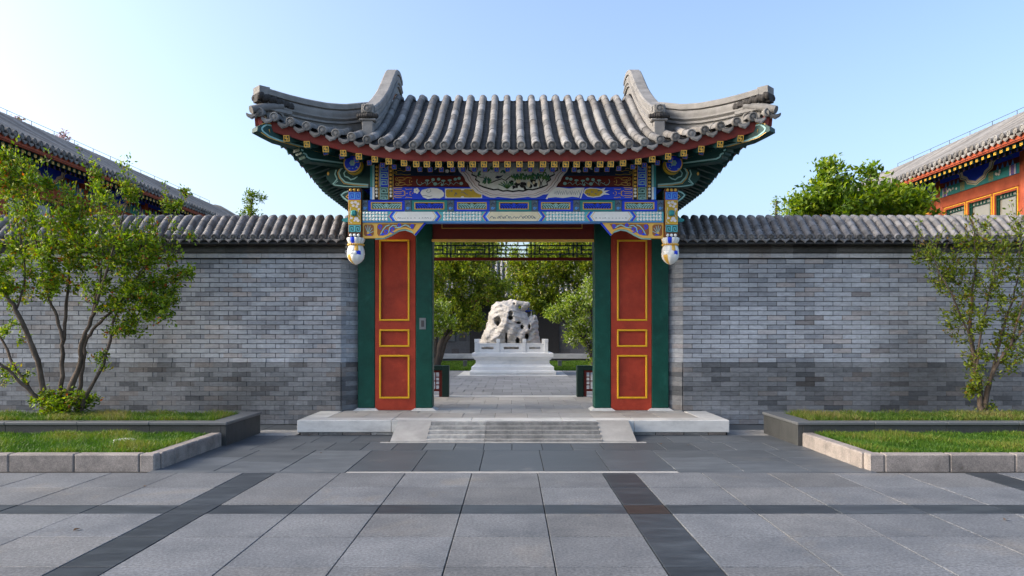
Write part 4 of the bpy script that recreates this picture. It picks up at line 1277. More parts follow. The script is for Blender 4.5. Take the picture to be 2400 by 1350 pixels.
# ---------------------------------------------------------------- hanging posts with lotus pendants
for mir_ in (False, True):
    sg = 1 if mir_ else -1
    q = (lambda p: MIR(p)) if mir_ else (lambda p: p)
    HX = xx(q(835.5), DB - .02 + .08)
    d = DB - .03; hw = .083
    hp = MB().cbox(HX - hw, HX + hw, d, d + .166, zz(556, d), zz(440.5, d), .006).build('hanging_post', M['orange_brown'], gate)
    cpx = 1201 + HX * F / d; L_, R_ = cpx - 14.4, cpx + 14.4
    D = Dec(d - .002); D.rect(L_, 441, R_, 449.5); D.rect(L_, 547, R_, 555.5); D.go('bead_ground', M['black'], hp)
    D = Dec(d - .002); D.rect(L_, 449.8, R_, 468); D.go('fret_ground', M['blue'], hp)
    D = Dec(d - .002); D.rect(L_, 526.5, R_, 545.5); D.go('fret_ground', M['green_dark'], hp)
    for y0, m in ((450, 'blue_light'), (527, 'aqua')):
        D = Dec(d - .004)
        for xo in (L_ + 1.5, cpx + 1):
            D.line([(xo, y0 + 15), (xo, y0 + 2), (xo + 12, y0 + 2), (xo + 12, y0 + 15), (xo + 4, y0 + 15), (xo + 4, y0 + 6.5), (xo + 8.5, y0 + 6.5), (xo + 8.5, y0 + 11)], 1.9)
        D.go('key_fret', M[m], hp)
    D = Dec(d - .003); D.frame(L_, 468.3, R_, 526, 1.6); D.go('gilt_line', M['gold'], hp)
    D = Dec(d - .003); D.rect(L_ + 2, 470, R_ - 2, 524.5); D.go('painted_ground', M['ochre'], hp)
    D = Dec(d - .005)
    for (a, b, r) in ((-6, 475, 4), (2, 474, 4), (8, 478, 4), (5, 484, 3.4), (-3, 482, 3.6), (10, 490, 3), (-7, 511, 3), (4, 512, 5), (8, 517, 4), (0, 517, 3)):
        D.disc(cpx + a, b, r, r * .85, n=9, dd=abs(a) * .0001)
    D.rib([(cpx - 9, 486), (cpx - 11, 497), (cpx - 9, 507), (cpx - 12, 519), (cpx - 6, 523)], 1.4); D.rib([(cpx + 9, 492), (cpx + 7, 502), (cpx + 11, 508)], 1.4)
    D.go('painted_blossom', M['pale_mauve'], hp)
    bk = MB(); p = at(cpx - 1, 500, d); bk.cbox(p.x - .035, p.x + .035, d - .05, d + .01, p.z - .035, p.z + .035, .015); bk.build('bracket_nose', M['teal'], hp)
    bd = MB()
    for yy, mm in ((445.3, 0), (551.3, 1)):
        for k in (-1, 0, 1):
            p = at(cpx + k * 9, yy, d - .002)
            for j in range(1): bd.add(*(lambda n, r: ([(p.x + rr * math.cos(2 * math.pi * i / n), p.y - hh, p.z + rr * math.sin(2 * math.pi * i / n)) for rr, hh in ((r, 0), (r * .8, .012), (r * .3, .018)) for i in range(n)], [(a * n + i, a * n + (i + 1) % n, (a + 1) * n + (i + 1) % n, (a + 1) * n + i) for a in range(2) for i in range(n)] + [tuple(2 * n + i for i in range(n))]))(10, .021), mi=mm)
    bd.build('beads', [M['gold'], M['white']], hp, smooth=60)
    # lotus pendant: flaring petals, bead collar, bud of overlapping petals
    cy = d + .083; zt = zz(555.8, d)
    pd = MB(); n = 24

    def petal_ring(mb, prof, n, amp, ph=0.0, mats=(0,)):
        vs = []; fs = []; mi = []
        K = n * 4
        for j, (r, z) in enumerate(prof):
            for k in range(K):
                a = 2 * math.pi * k / K
                f = abs(math.sin(n * a / 2 + ph))
                rr = r * (1 - amp + amp * f ** .5)
                vs.append((HX + rr * math.cos(a), cy + rr * math.sin(a), z))
        for j in range(len(prof) - 1):
            for k in range(K):
                fs.append((j * K + k, j * K + (k + 1) % K, (j + 1) * K + (k + 1) % K, (j + 1) * K + k))
                mi.append(mats[int((k + 2 * (ph > 0)) // 4) % len(mats)])
        b0 = len(mb.v)
        mb.v += vs; mb.f += [tuple(b0 + i for i in f) for f in fs]; mb.m += mi
    seq = (0, 0, 0, 0, 0, 2, 0, 0, 1, 0, 0, 0)
    petal_ring(pd, [(.02, zt), (.115, zt - .002), (.118, zt - .02), (.108, zt - .05), (.085, zt - .085)], 12, .10, mats=seq)
    pdo = pd.build('lotus_pendant', [M['white'], M['blue'], M['gold']], hp, smooth=40)
    bud = MB()
    petal_ring(bud, [(.082, zt - .095), (.098, zt - .12), (.108, zt - .15), (.112, zt - .172), (.104, zt - .182)], 12, .07, mats=(0, 0, 0, 2, 0, 0))
    petal_ring(bud, [(.104, zt - .165), (.114, zt - .19), (.115, zt - .215), (.106, zt - .228)], 12, .07, ph=.8, mats=(0, 0, 0, 0, 1, 0))
    petal_ring(bud, [(.105, zt - .205), (.112, zt - .235), (.103, zt - .27), (.078, zt - .305), (.04, zt - .335), (.006, zt - .35)], 9, .08, mats=(0, 1, 0, 0, 0, 2, 0, 0, 0))
    bud.build('lotus_bud', [M['white'], M['blue'], M['gold']], pdo, smooth=40)
    rg = MB()
    for k in range(22):
        a = 2 * math.pi * k / 22
        c_ = Vector((HX + .098 * math.cos(a), cy + .098 * math.sin(a), zt - .09))
        rg.lathe([(.003, c_.z - .013), (.011, c_.z - .008), (.014, c_.z), (.011, c_.z + .008), (.003, c_.z + .013)], c_.x, c_.y, 7)
    rg.build('bead_collar', M['gold'], pdo, smooth=60)
    # beam noses that pass through the hanging post
    nose = MB(); o_ = [(852, 446), (818, 445.5), (806, 449), (796, 456), (803, 465), (815, 474), (835, 476.5), (852, 476)]
    dn = DB + .03
    nose.prism([(at(q(x), y, dn).x, at(q(x), y, dn).z) for x, y in o_], dn, dn + .09)
    no = nose.build('beam_nose', M['green_dark'], gate)
    D = Dec(dn - .003); D.rib([(q(a), b) for a, b in ((830, 447.5), (818, 448), (808, 451), (801, 457), (807, 464), (817, 471.5), (830, 474))], 3.2); D.go('pale_line', M['teal_pale'], no)
    D = Dec(dn - .005); D.rib([(q(a), b) for a, b in ((830, 457), (816, 457), (812, 461), (817, 464), (830, 464))], 2.2); D.go('gilt_line', M['gold'], no)
    nose = MB(); o_ = [(830, 511), (812, 510), (803, 513.5), (802, 517), (808, 520), (830, 520)]
    nose.prism([(at(q(x), y, dn).x, at(q(x), y, dn).z) for x, y in o_], dn, dn + .06); nose.build('beam_nose', M['teal'], gate)
    # cloud-headed beam end above
    cb = [(872, 396), (830, 391), (800, 391), (778, 396), (767, 405), (765, 413), (771, 425), (780, 435), (795, 438.5), (872, 440)]
    cb = [(872, 384), (840, 384), (808, 390), (788, 396), (770, 400), (765, 410), (767, 420), (780, 434), (800, 439), (872, 439.8)]
    dc = DB + .06
    mb = MB(); mb.prism([(at(q(x), y, dc).x, at(q(x), y, dc).z) for x, y in cb], dc, dc + .12)
    co = mb.build('cloud_beam_end', M['green_dark'], gate)
    D = Dec(dc - .003)
    D.rib([(q(a), b) for a, b in ((864, 433), (830, 430.5), (810, 427), (799, 416), (795, 405), (800, 396), (808, 391))], 3.6)
    D.rib([(q(a), b) for a, b in ((789, 398), (786, 408), (791, 420), (781, 432))], 3)
    D.rib([(q(a), b) for a, b in ((793, 424), (783, 433), (810, 437), (864, 438))], 2.4)
    D.rib([(q(a), b) for a, b in ((834, 409), (829, 412), (824, 408), (820, 401), (811, 400), (807, 406), (809, 413), (817, 416), (823, 421), (831, 419), (838, 414), (836, 404), (830, 402))], 3)
    D.go('cloud_line', M['teal_pale'], co)
    D = Dec(dc - .005)
    D.rib([(q(a), b) for a, b in ((864, 435.6), (830, 433.4), (807, 430), (796, 417), (792, 405), (797, 396))], 1.4); D.disc(q(770), 407, 2.6, 4); D.disc(q(826), 405.5, 1.6)
    D.go('gilt_line', M['gold'], co)
    # round side purlin with painted end
    PXx = xx(q(826), 9.42); PZz = zz(383, 9.42)
    cyl = MB(); n = 20; vs = []
    for y in (9.44, 13.6):
        vs += [(PXx + .115 * math.cos(2 * math.pi * k / n), y, PZz + .115 * math.sin(2 * math.pi * k / n)) for k in range(n)]
    cyl.add(vs, [(k, (k + 1) % n, n + (k + 1) % n, n + k) for k in range(n)] + [tuple(range(n)), tuple(range(n, 2 * n))])
    pl = cyl.build('side_purlin', M['green_dark'], gate, smooth=40)
    D = Dec(9.437); pc = (1201 + PXx * F / 9.437, 383)
    D.disc(pc[0], pc[1], 21, n=20); D.go('purlin_end', M['gold'], pl)
    D = Dec(9.434); D.disc(pc[0], pc[1], 18, n=20); D.go('purlin_end', M['blue'], pl)
    D = Dec(9.431)
    for k in range(6):
        a = k * 1.05; D.disc(pc[0] + 4 * math.cos(a), pc[1] - 1 + 4 * math.sin(a), 3.2, n=8, dd=k * .0002)
    for k in range(8): D.disc(pc[0] + rng.uniform(-13, 13), pc[1] + rng.uniform(3, 13), 1.3, n=6)
    D.go('painted_blossom', M['teal_pale'], pl)
    ring = MB()
    vs = []
    for y in (9.45, 9.56):
        vs += [(PXx + .118 * math.cos(2 * math.pi * k / n), y, PZz + .118 * math.sin(2 * math.pi * k / n)) for k in range(n)]
    ring.add(vs, [(k, (k + 1) % n, n + (k + 1) % n, n + k) for k in range(n)]); ring.build('purlin_band', M['ochre'], pl, smooth=40, normals=True)
    # side tie beam from the hanging post back to the gate post
    MB().cbox(HX - .07, HX + .07, DB + .15, 12.7, zz(468, DB + .15), zz(440, DB + .15), .01).build('tie_beam', M['green_dark'], gate)
    MB().cbox(HX - .06, HX + .06, DB + .15, D0 + .1, zz(440, DB + .15) + .003, 3.55, .01).build('tie_beam', M['blue'], gate)

# ---------------------------------------------------------------- gate roof
EY = 8.88; EZ = 3.496; CX = 3.05            # eave line, eave height, corner half width
YF = 8.70                                   # front corner (flared)


def c_lift(c): return .33 * (max(0.0, 1.95 - c) / 1.8) ** 1.5


PROF = [(8.70, 3.43), (8.88, 3.496), (9.2, 3.62), (9.5, 3.755), (9.8, 3.905), (10.1, 4.075), (10.4, 4.26), (10.7, 4.46), (10.95, 4.63), (11.15, 4.765), (11.3, 4.845), (11.43, 4.885), (11.55, 4.90)]
PY = np.array([p[0] for p in PROF]); PZs = np.array([p[1] for p in PROF])


def prof(y): return float(np.interp(y, PY, PZs))


def y_eave(x): return EY - .18 * max(0.0, (abs(x) - 1.6) / 1.45) ** 2


def z_roof(x, y):
    ye = y_eave(x)
    k = max(0.0, 1 - (y - ye) / 1.7) ** 1.4
    return prof(y + (EY - ye) * max(0, 1 - (y - ye) / 1.2)) + c_lift(CX - abs(x)) * k


def x_side(y):                              # side eave: half width at depth y (mirrored front / back about YC)
    c = abs(y - YC); c = (YC - YF) - c
    return 2.80 + .25 * max(0.0, (1.5 - c) / 1.5) ** 2


def z_side(y):
    c = (YC - YF) - abs(y - YC)
    return EZ + c_lift(c)


def hip_y(x): return 9.93 - (abs(x) - 1.8) * 0.917


HIPX = 1.80
roof = MB()
# front slope sheet
us = np.linspace(-CX, CX, 41)


def f_front(u, v):
    ye = y_eave(u); yt = YC if abs(u) <= HIPX else max(hip_y(u), ye + .02)
    y = ye + (yt - ye) * v
    return (GX + u, y, z_roof(u, y) - .055)


roof.grid(f_front, us, np.linspace(0, 1, 15))
roof.grid(lambda u, v: (lambda p: (p[0], 2 * YC - p[1], p[2]))(f_front(u, v)), us, np.linspace(0, 1, 9))
for s in (-1, 1):
    def f_side(t, v):
        y = YF + t * 2 * (YC - YF)
        x0 = x_side(y); z0 = z_side(y)
        # inner line: hip near the corners, gable foot between
        ya = YC - abs(y - YC)
        xt = HIPX if ya >= 9.93 else HIPX + (9.93 - ya) / .917
        xt = min(xt, x0 - .01)
        yi = y
        zt = z_roof(min(xt, CX), max(hip_y(xt), EY)) if ya < 9.93 else prof(9.93) + .02
        x = x0 + (xt - x0) * v
        return (GX + s * x, yi, z0 + (zt - z0) * v ** 1.15 - .055)
    roof.grid(f_side, np.linspace(0.0, 1.0, 41), np.linspace(0, 1, 7))
ro = roof.build('roof', M['tile_dark'], gate, smooth=40, normals=False, label='grey clay tile roof with sweeping upturned corners')
TL = 0.25; TR = 0.052
g_arch = arch_mesh(TR, TR * .95, TL + .012, M['tile'], n=8)
g_arch_s = arch_mesh(TR, TR * .95, .13, M['tile'], n=8)
g_disc = disc_mesh(TR * 1.02, M['tile'], 0.06)
g_drip = drip_mesh(0.135, 0.062, M['tile'], point=False)
SP = .184
pans = MB()
for i in range(34):
    x = (i - 16.5) * SP * (1.0 if abs(i - 16.5) < 12 else .988)
    if abs(x) > 2.98: x = math.copysign(2.98, x)
    ye = y_eave(x); yt = YC + .12 if abs(x) < HIPX - .05 else hip_y(x) + .03
    n = 26
    path = [(GX + x, ye + (yt - ye) * k / n, z_roof(x, min(ye + (yt - ye) * k / n, 2 * YC - (ye + (yt - ye) * k / n)))) for k in range(n + 1)]
    for k, (p, d) in enumerate(seg_walk(path, TL)):
        a_ = math.atan2(d.z, d.y)
        short = d.length < TL * .8
        put('cover_tile', g_arch_s if short else g_arch, p + Vector((rng.uniform(-.003, .003), 0, rng.uniform(-.003, .003))), ro, rot=(a_ + rng.uniform(-.012, .012), 0, rng.uniform(-.012, .012)),
            scale=(rng.uniform(.97, 1.04), 1 if not short else max(.5, d.length / .12), 1))
    sl = math.atan2(path[1][2] - path[0][2], path[1][1] - path[0][1])
    put('eave_tile', g_disc, (GX + x, ye - .028, path[0][2] - .006), ro, rot=(sl * .6, 0, 0))
for i in range(35):
    x = (i - 17) * SP * (1.0 if abs(i - 17) < 12 else .985)
    if abs(x) > 3.06: x = math.copysign(3.06, x)
    ye = y_eave(x)
    dzx = (z_roof(min(x + .05, 3.06), ye) - z_roof(max(x - .05, -3.06), ye)) / .1 if abs(x) < 3.0 else 0.0
    put('drip_tile', g_drip, (GX + x, ye - .02, z_roof(min(abs(x), CX), ye) - .058), ro, rot=(math.radians(-8), -math.atan(dzx) * .8, 0))
    if abs(x) > 2.9: continue
    yt = YC if abs(x) < HIPX - .05 else hip_y(x)
    n = 24
    path = [(GX + x, ye + (yt - ye) * k / n, z_roof(x, ye + (yt - ye) * k / n) - .030) for k in range(n + 1)]
    for k, (p, d) in enumerate(seg_walk(path, .085)):
        t_ = d.normalized(); up = Vector((0, -t_.z, t_.y)); w2 = .062; vs = []
        U = (-1, -.5, 0, .5, 1)
        for dd, lf in ((0.0, 0.0), (.10, -.016)):
            for u in U:
                c_ = p + t_ * dd + up * (lf - .02 + .024 * u * u); vs.append((p.x + u * w2, c_.y, c_.z))
        for u in U:
            c_ = p + up * (-.042 + .024 * u * u); vs.append((p.x + u * w2, c_.y, c_.z))
        pans.add(vs, [(j, j + 1, j + 6, j + 5) for j in range(4)] + [(j + 10, j + 11, j + 1, j) for j in range(4)])
pans.build('pan_tiles', M['tile_dark'], ro, kind='stuff', normals=False)
# tile rows of the side slopes (seen only from the sides)
sr = MB()
for s in (-1, 1):
    for k in range(28):
        y = YF + .15 + (2 * (YC - YF) - .3) * k / 27
        x0 = x_side(y) + .03; ya = YC - abs(y - YC)
        xt = HIPX if ya >= 9.93 else HIPX + (9.93 - ya) / .917
        if x0 - xt < .12: continue
        z0 = z_side(y); zt = (z_roof(min(xt, CX), max(hip_y(xt), EY)) if ya < 9.93 else prof(9.93) + .02)
        pts = [(GX + s * (x0 + (xt - x0) * v), y, z0 + (zt - z0) * v ** 1.15 - .01) for v in (0, .25, .5, .75, 1)]
        sr.tube(pts, TR, 8)
sr.build('side_tile_rows', M['tile'], ro, kind='stuff', smooth=50)

# ridges: gable ridge + hip ridge, moulded section
RP = [(.055, -.04), (.055, .06), (.082, .068), (.082, .088), (.062, .10), (.092, .125), (.092, .145), (.07, .15), (.078, .18), (.082, .20), (.076, .23), (.06, .24), (.088, .25), (.088, .31), (.07, .325)]
RP = RP + [(-a, b) for a, b in RP[::-1]]
ytop = [4.33, 4.262, 4.185, 4.15, 4.138, 4.14, 4.155]


def capmesh(path, prof_, nm, parent):
    return MB().sweep(path, prof_).build(nm, M['ridge'], parent, smooth=25)


for s in (-1, 1):
    gp = []
    for k in range(25):
        y = 9.40 + (YC + .25 - 9.40) * k / 24
        yy = min(y, 2 * YC - y)
        z = prof(yy) + .04 + c_lift(CX - 1.8) * max(0, 1 - (yy - EY) / 1.7) ** 1.4
        gp.append((GX + s * 1.84, y, z + .012 + (.05 if yy > 11.2 else .05 * max(0, (yy - 10.6) / .6))))
    gr = capmesh(gp, RP, 'gable_ridge', ro)
    hp_ = []
    for k in range(17):
        t = k / 16
        x = 1.84 + 1.12 * t; y = 9.90 - 1.05 * t
        zt = float(np.interp(t, np.linspace(0, 1, 7), ytop))
        hp_.append((GX + s * x, y, zt - .325))
    # deeper base so that the ridge reaches the roof everywhere
    RH = [(a, b if b > 0 else -.16) for a, b in RP]
    hr = capmesh(hp_, RH, 'hip_ridge', ro)
    # head of the gable ridge with round tile end and carved block
    head = MB(); p = Vector(gp[0])
    head.cbox(p.x - .07, p.x + .07, p.y - .05, p.y + .06, p.z - .08, p.z + .12, .01)
    head.cbox(p.x - .105, p.x + .105, p.y - .06, p.y + .06, p.z + .121, p.z + .15, .01)
    head.build('ridge_head', M['ridge'], gr)
    car_ = MB()
    for k in range(9):
        u = (k - 4) / 4
        car_.lathe([(.004, p.z + .15), (.026, p.z + .165), (.03, p.z + .185), (.02, p.z + .21), (.004, p.z + .222 - .02 * abs(u))], p.x + u * .11, p.y - .06 + .03 * abs(u), 7)
    car_.build('carved_block', M['ornament'], gr, smooth=60)
    MB().cbox(p.x - .075, p.x + .075, p.y - .055, p.y + .05, p.z + .215, p.z + .335, .012).build('ridge_head_block', M['ridge'], gr)
    put('ridge_disc', g_disc, (p.x, p.y - .066, p.z + .275), gr)
    # corner head of the hip ridge: carved dark beast block below the cap, slab under it
    e = Vector(hp_[-1]); dr = (Vector(hp_[-1]) - Vector(hp_[-2])).normalized(); dh = Vector((dr.x, dr.y, 0)).normalized()
    cb = MB(); side = Vector((dh.y, -dh.x, 0))
    for k in range(16):
        u = k / 15
        c_ = e + dh * (.10 - .40 * u) + Vector((0, 0, .165 + .05 * (1 - u) + .012 * math.sin(k * 2.1)))
        for w_ in (-.075, .075):
            q_ = c_ + side * w_
            cb.lathe([(.003, q_.z - .05 * (1 - .4 * u)), (.03, q_.z - .025), (.034, q_.z + .005), (.022, q_.z + .035), (.003, q_.z + .045)], q_.x, q_.y, 7)
    cb.obox(e + dh * .12 + Vector((0, 0, .20)), e - dh * .28 + Vector((0, 0, .175)), .11, .10)
    cb.build('carved_beast_block', M['ornament'], hr, smooth=60)
    MB().obox(e + dh * .11 + Vector((0, 0, .285)), e - dh * .02 + Vector((0, 0, .285)), .17, .10).build('cap_nose', M['ridge'], hr)
    MB().obox(e + dh * .05 + Vector((0, 0, .09)), e - dh * .3 + Vector((0, 0, .085)), .19, .04).build('under_slab', M['ridge'], hr)
    sc_ = MB()
    c0 = e - dh * .12 + Vector((0, 0, .02))
    front = Vector((-s * .7, -.7, 0))
    pts = [c0 + side * (.075 if side.dot(front) > 0 else -.075) + dh * (-.075 * (1 - k / 15 * .8) * math.cos(k * .5)) + Vector((0, 0, .06 * (1 - k / 15 * .8) * math.sin(k * .5))) for k in range(15)]
    sc_.tube(pts, [.014] * 15, 5); sc_.build('scroll', M['ridge'], hr, smooth=60)
    # corner tile cluster
    cn = MB()
    c0 = Vector((GX + s * 3.0, y_eave(3.05) + .03, z_roof(CX, y_eave(CX)) + .01))
    cn.tube([c0 + dh * .09 + Vector((0, 0, -.02)), c0 - dh * .05 + Vector((0, 0, .035)), c0 - dh * .3 + Vector((0, 0, .10))], [.048, .05, .048], 10)
    cn.build('corner_tile', M['tile'], ro, smooth=50)
    put('corner_drip', g_drip, c0 + dh * .04 + Vector((0, 0, -.05)), ro, rot=(0, 0, s * math.radians(40)))
    # gable boards
    gb = MB(); ys_ = np.linspace(9.93, 2 * YC - 9.93, 25)
    top = [(y, prof(min(y, 2 * YC - y)) - .02) for y in ys_]
    vs = [(GX + s * 1.80, y, z) for y, z in top] + [(GX + s * 1.80, y, prof(9.93) - .1) for y, z in top]; q_ = len(top)
    gb.add(vs, [(i, i + 1, i + 1 + q_, i + q_) for i in range(q_ - 1)]); gb.build('gable_board', M['red_wood'], gate)

# ---------------------------------------------------------------- eaves: fascia, rafters, soffit
fb = MB(); us = np.linspace(-CX - .0, CX + .0, 49)
vs = []
for u in us:
    y = y_eave(u) + .035; z = z_roof(u, y_eave(u))
    vs += [(GX + u, y, z - .055), (GX + u, y + .03, z - .172), (GX + u, y + .07, z - .172), (GX + u, y + .07, z - .055)]
fb.add(vs, [(4 * i + k, 4 * (i + 1) + k, 4 * (i + 1) + (k + 1) % 4, 4 * i + (k + 1) % 4) for i in range(48) for k in range(4)] + [(0, 1, 2, 3), tuple(4 * 48 + k for k in (3, 2, 1, 0))])
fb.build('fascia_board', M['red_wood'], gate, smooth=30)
for s in (-1, 1):
    fb = MB(); vs = []; T = np.linspace(YF + .03, 2 * YC - YF - .03, 41)
    for y in T:
        x = x_side(y) - .02; z = z_side(y)
        vs += [(GX + s * x, y, z - .055), (GX + s * (x - .03), y, z - .172), (GX + s * (x - .07), y, z - .172), (GX + s * (x - .07), y, z - .055)]
    fb.add(vs, [(4 * i + k, 4 * (i + 1) + k, 4 * (i + 1) + (k + 1) % 4, 4 * i + (k + 1) % 4) for i in range(40) for k in range(4)] + [(0, 1, 2, 3), tuple(160 + k for k in (3, 2, 1, 0))])
    fb.build('fascia_board', M['red_wood'], gate, smooth=30)
    sd_ = MB()
    for k in range(27):                                   # drip tiles of the side eave, joined
        y = YF + .2 + (2 * (YC - YF) - .4) * k / 26
        x = x_side(y) + .02; z = z_side(y) - .06
        sd_.add([(GX + s * x, y - .07, z + .02), (GX + s * x, y + .07, z + .02), (GX + s * x, y + .045, z - .035), (GX + s * x, y, z - .06), (GX + s * x, y - .045, z - .035)], [(0, 1, 2, 3, 4)])
    sd_.build('side_drip_tiles', M['tile'], ro, kind='stuff')

# soffit boards over the rafters
sf = MB()


def sof_f(u, v):
    ye = y_eave(u); w = max(.03, min(1.1, hip_y(u) - ye - .12)) if abs(u) > HIPX else 1.1
    return (GX + u * (1 - .12 * v * max(0, (abs(u) - 1.4) / 1.65)), ye + .10 + v * w, z_roof(u, ye) - .155 + v * .43 * w / 1.1 * (1 - .3 * max(0, (abs(u) - 1.4) / 1.65)))


sf.grid(sof_f, np.linspace(-CX + .02, CX - .02, 61), np.linspace(0, 1, 5))
for s in (-1, 1):
    def sof_s(t, v):
        ya = YC - abs(t - YC); xh = HIPX if ya >= 9.93 else HIPX + (9.93 - ya) / .917
        w = max(.03, min(.95, x_side(t) - .1 - xh - .10))
        return (GX + s * (x_side(t) - .1 - v * w), t, z_side(t) - .155 + v * .38 * w / .95)
    sf.grid(sof_s, np.linspace(YF + .05, 2 * YC - YF - .05, 61), np.linspace(0, 1, 5))
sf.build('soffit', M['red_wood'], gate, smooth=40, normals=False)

ends_px = [638.7, 680.7, 725.5, 767.5, 807.3, 843, 879.8, 912.4, 948.2, 976.8, 1001.7, 1029, 1056.7, 1082, 1109, 1135.4, 1163.4, 1190.5]
fret = MB()


def fr_rect(a, b, c, d, y=0.0): fret.add([(a, y, b), (c, y, b), (c, y, d), (a, y, d)], [(0, 1, 2, 3)])


S_ = .036; w_ = .009
fr_rect(-S_, S_ - w_, S_, S_); fr_rect(-S_, -S_, S_, -S_ + w_); fr_rect(-S_, -S_ + w_, -S_ + w_, S_ - w_); fr_rect(S_ - w_, -S_ + w_, S_, S_ - w_)
fr_rect(-.005, -S_ + w_, .004, -.006); fr_rect(-.004, .006, .005, S_ - w_); fr_rect(-.019, -.006, .019, .0045, -.0002); fr_rect(-.019, .0045, -.011, .02); fr_rect(.011, -.021, .019, -.006)
fret_me = fret.mesh('end_fret', M['gold'])
blu = MB(); s2 = .03
blu.add([(-s2, 0, -s2), (s2, 0, -s2), (s2, 0, s2), (-s2, 0, s2)], [(0, 1, 2, 3)], 0)
blu.add([(-s2 * .85, -.002, -s2 * .85), (s2 * .85, -.002, -s2 * .85), (s2 * .85, -.002, s2 * .85), (-s2 * .85, -.002, s2 * .85)], [(0, 1, 2, 3)], 1)
for k in range(5):
    a = math.pi * (1 + k / 4.0)
    blu.add([(0, -.004, -.004), (.02 * math.cos(a) - .003, -.004, .02 * math.sin(a) - .002), (.02 * math.cos(a) + .004, -.004, .02 * math.sin(a) + .003)], [(0, 1, 2)], 2)
blu.add([(0, -.004, .001), (.008, -.004, .009), (0, -.004, .017), (-.008, -.004, .009)], [(0, 1, 2, 3)], 3)
blu_me = blu.mesh('end_flower', [M['gold'], M['blue'], M['aqua'], M['gold']])
for s in (-1, 1):
    for n_, pxe in enumerate(ends_px):
        x = abs(xx(pxe, 8.97) - GX) if s < 0 else abs(xx(pxe, 8.97) - GX)
        if x > CX - .1: x = CX - .1
        ye = y_eave(x) + .085; ze = z_roof(x, y_eave(x)) - .205
        k = max(0, (x - 1.45) / 1.6)
        p0 = Vector((GX + s * x, ye, ze)); Lf = max(.16, min(.80, (hip_y(x) - ye) * 1.35)) if x > HIPX else .80; p1 = Vector((GX + s * (x - .62 * k * Lf / .8), ye + Lf, ze + .33 * Lf / .8 - .02 * k))
        f_ = MB().obox(p0, p1, .082, .082).build('fly_rafter', M['green_dark'], gate)
        put('end_fret', fret_me, p0 + Vector((0, -.0065 - .035 * k, 0)), f_, rot=(.25, 0, -s * .62 * k / .9 * 0 ))
        # inner rafter
        d_ = .33 * (p1 - p0).normalized()
        q0 = p0 + d_ + Vector((0, .05, -.112 - .02 * k)); Lr = max(.30, Lf * 1.25) if x > HIPX else 1.35; q1 = Vector((GX + s * (x - .7 * k * Lr / 1.35), max(q0.y + .15, ye + Lr), q0.z + .40 * max(.15, Lr - .38)))
        r_ = MB().obox(q0, q1, .062, .062).build('rafter', M['green_dark'], gate)
        put('end_flower', blu_me, q0 + Vector((0, -.0065 - .022 * k, .0)), r_, rot=(.30, s * .25 * min(1, k), 0))
    # side rafters, stepping back under the side eave
    for n_ in range(34):
        y = YF + .22 + (2 * (YC - YF) - .44) * n_ / 33
        xs_ = x_side(y) - .085; z = z_side(y) - .205
        c = (YC - YF) - abs(y - YC); k = max(0, (1.4 - c) / 1.4); sy = 1 if y < YC else -1
        p0 = Vector((GX + s * xs_, y, z)); ya_ = YC - abs(y - YC); xh = HIPX if ya_ >= 9.93 else HIPX + (9.93 - ya_) / .917; Ls = max(.16, min(.75, (xs_ - xh) * 1.3)); p1 = Vector((GX + s * (xs_ - Ls), y + sy * .4 * k * Ls / .75, z + .30 * Ls / .75))
        f_ = MB().obox(p0, p1, .082, .082).build('side_fly_rafter', M['green_dark'], gate)
        q0 = p0 + (p1 - p0).normalized() * .3 + Vector((-s * .05, 0, -.11)); Lr = max(.5, Ls * 1.5); q1 = Vector((GX + s * (xs_ - Lr), y + sy * .5 * k * Ls / .75, q0.z + .38 * (Lr - .35)))
        MB().obox(q0, q1, .062, .062).build('side_rafter', M['green_dark'], gate)
    # two corner beams: upper with a faceted end, lower with a cloud-cut end
    c0 = Vector((GX + s * 3.05, 8.72, 0))
    dd = Vector((s * .707, -.707, 0))
    zt_ = z_roof(CX, y_eave(CX)) - .19
    e0 = Vector((GX + s * 3.04, 8.72, zt_ - .035)); e1 = Vector((GX + s * 2.0, 9.76, zt_ - .13))
    ub = MB()
    t = (e1 - e0).normalized(); sd = Vector((t.y, -t.x, 0)).normalized()
    up_ = sd.cross(t); up_ = up_ if up_.z > 0 else -up_
    prof_u = [(0, .02), (.09, .10), (.24, .11), (1.45, .07), (1.45, -.10), (.26, -.09), (.12, -.06), (.0, -.03)]
    vs = []
    for w in (-.07, .07):
        vs += [e0 + t * a + up_ * b + sd * w for a, b in prof_u]
    nq = len(prof_u)
    ub.add(vs, [tuple(range(nq)), tuple(range(2 * nq - 1, nq - 1, -1))] + [(i, i + nq, (i + 1) % nq + nq, (i + 1) % nq) for i in range(nq)])
    cbm = ub.build('corner_beam', M['green_dark'], gate)
    ln = MB()
    fs_ = 1 if sd.dot(Vector((-s, -1, 0))) > 0 else -1
    for (pa, w) in (([(.07, .04), (.11, .075), (.25, .085), (1.2, .05)], .018), ([(.07, -.02), (.15, -.055), (.28, -.07), (1.2, -.075)], .018), ([(.07, .04), (.05, .01), (.07, -.02)], .018)):
        for (a0, b0), (a1, b1) in zip(pa[:-1], pa[1:]):
            ln.obox(e0 + t * a0 + up_ * b0 + sd * fs_ * .071, e0 + t * a1 + up_ * b1 + sd * fs_ * .071, .006, w)
    ln.build('pale_line', M['teal_pale'], cbm)
    ln = MB()
    for (pa, w) in (([(.045, .06), (.10, .095), (.24, .103)], .008), ([(.045, -.035), (.14, -.072), (.28, -.083), (1.2, -.09)], .008)):
        for (a0, b0), (a1, b1) in zip(pa[:-1], pa[1:]):
            ln.obox(e0 + t * a0 + up_ * b0 + sd * fs_ * .072, e0 + t * a1 + up_ * b1 + sd * fs_ * .072, .006, w)
    ln.build('gilt_line', M['gold'], cbm)
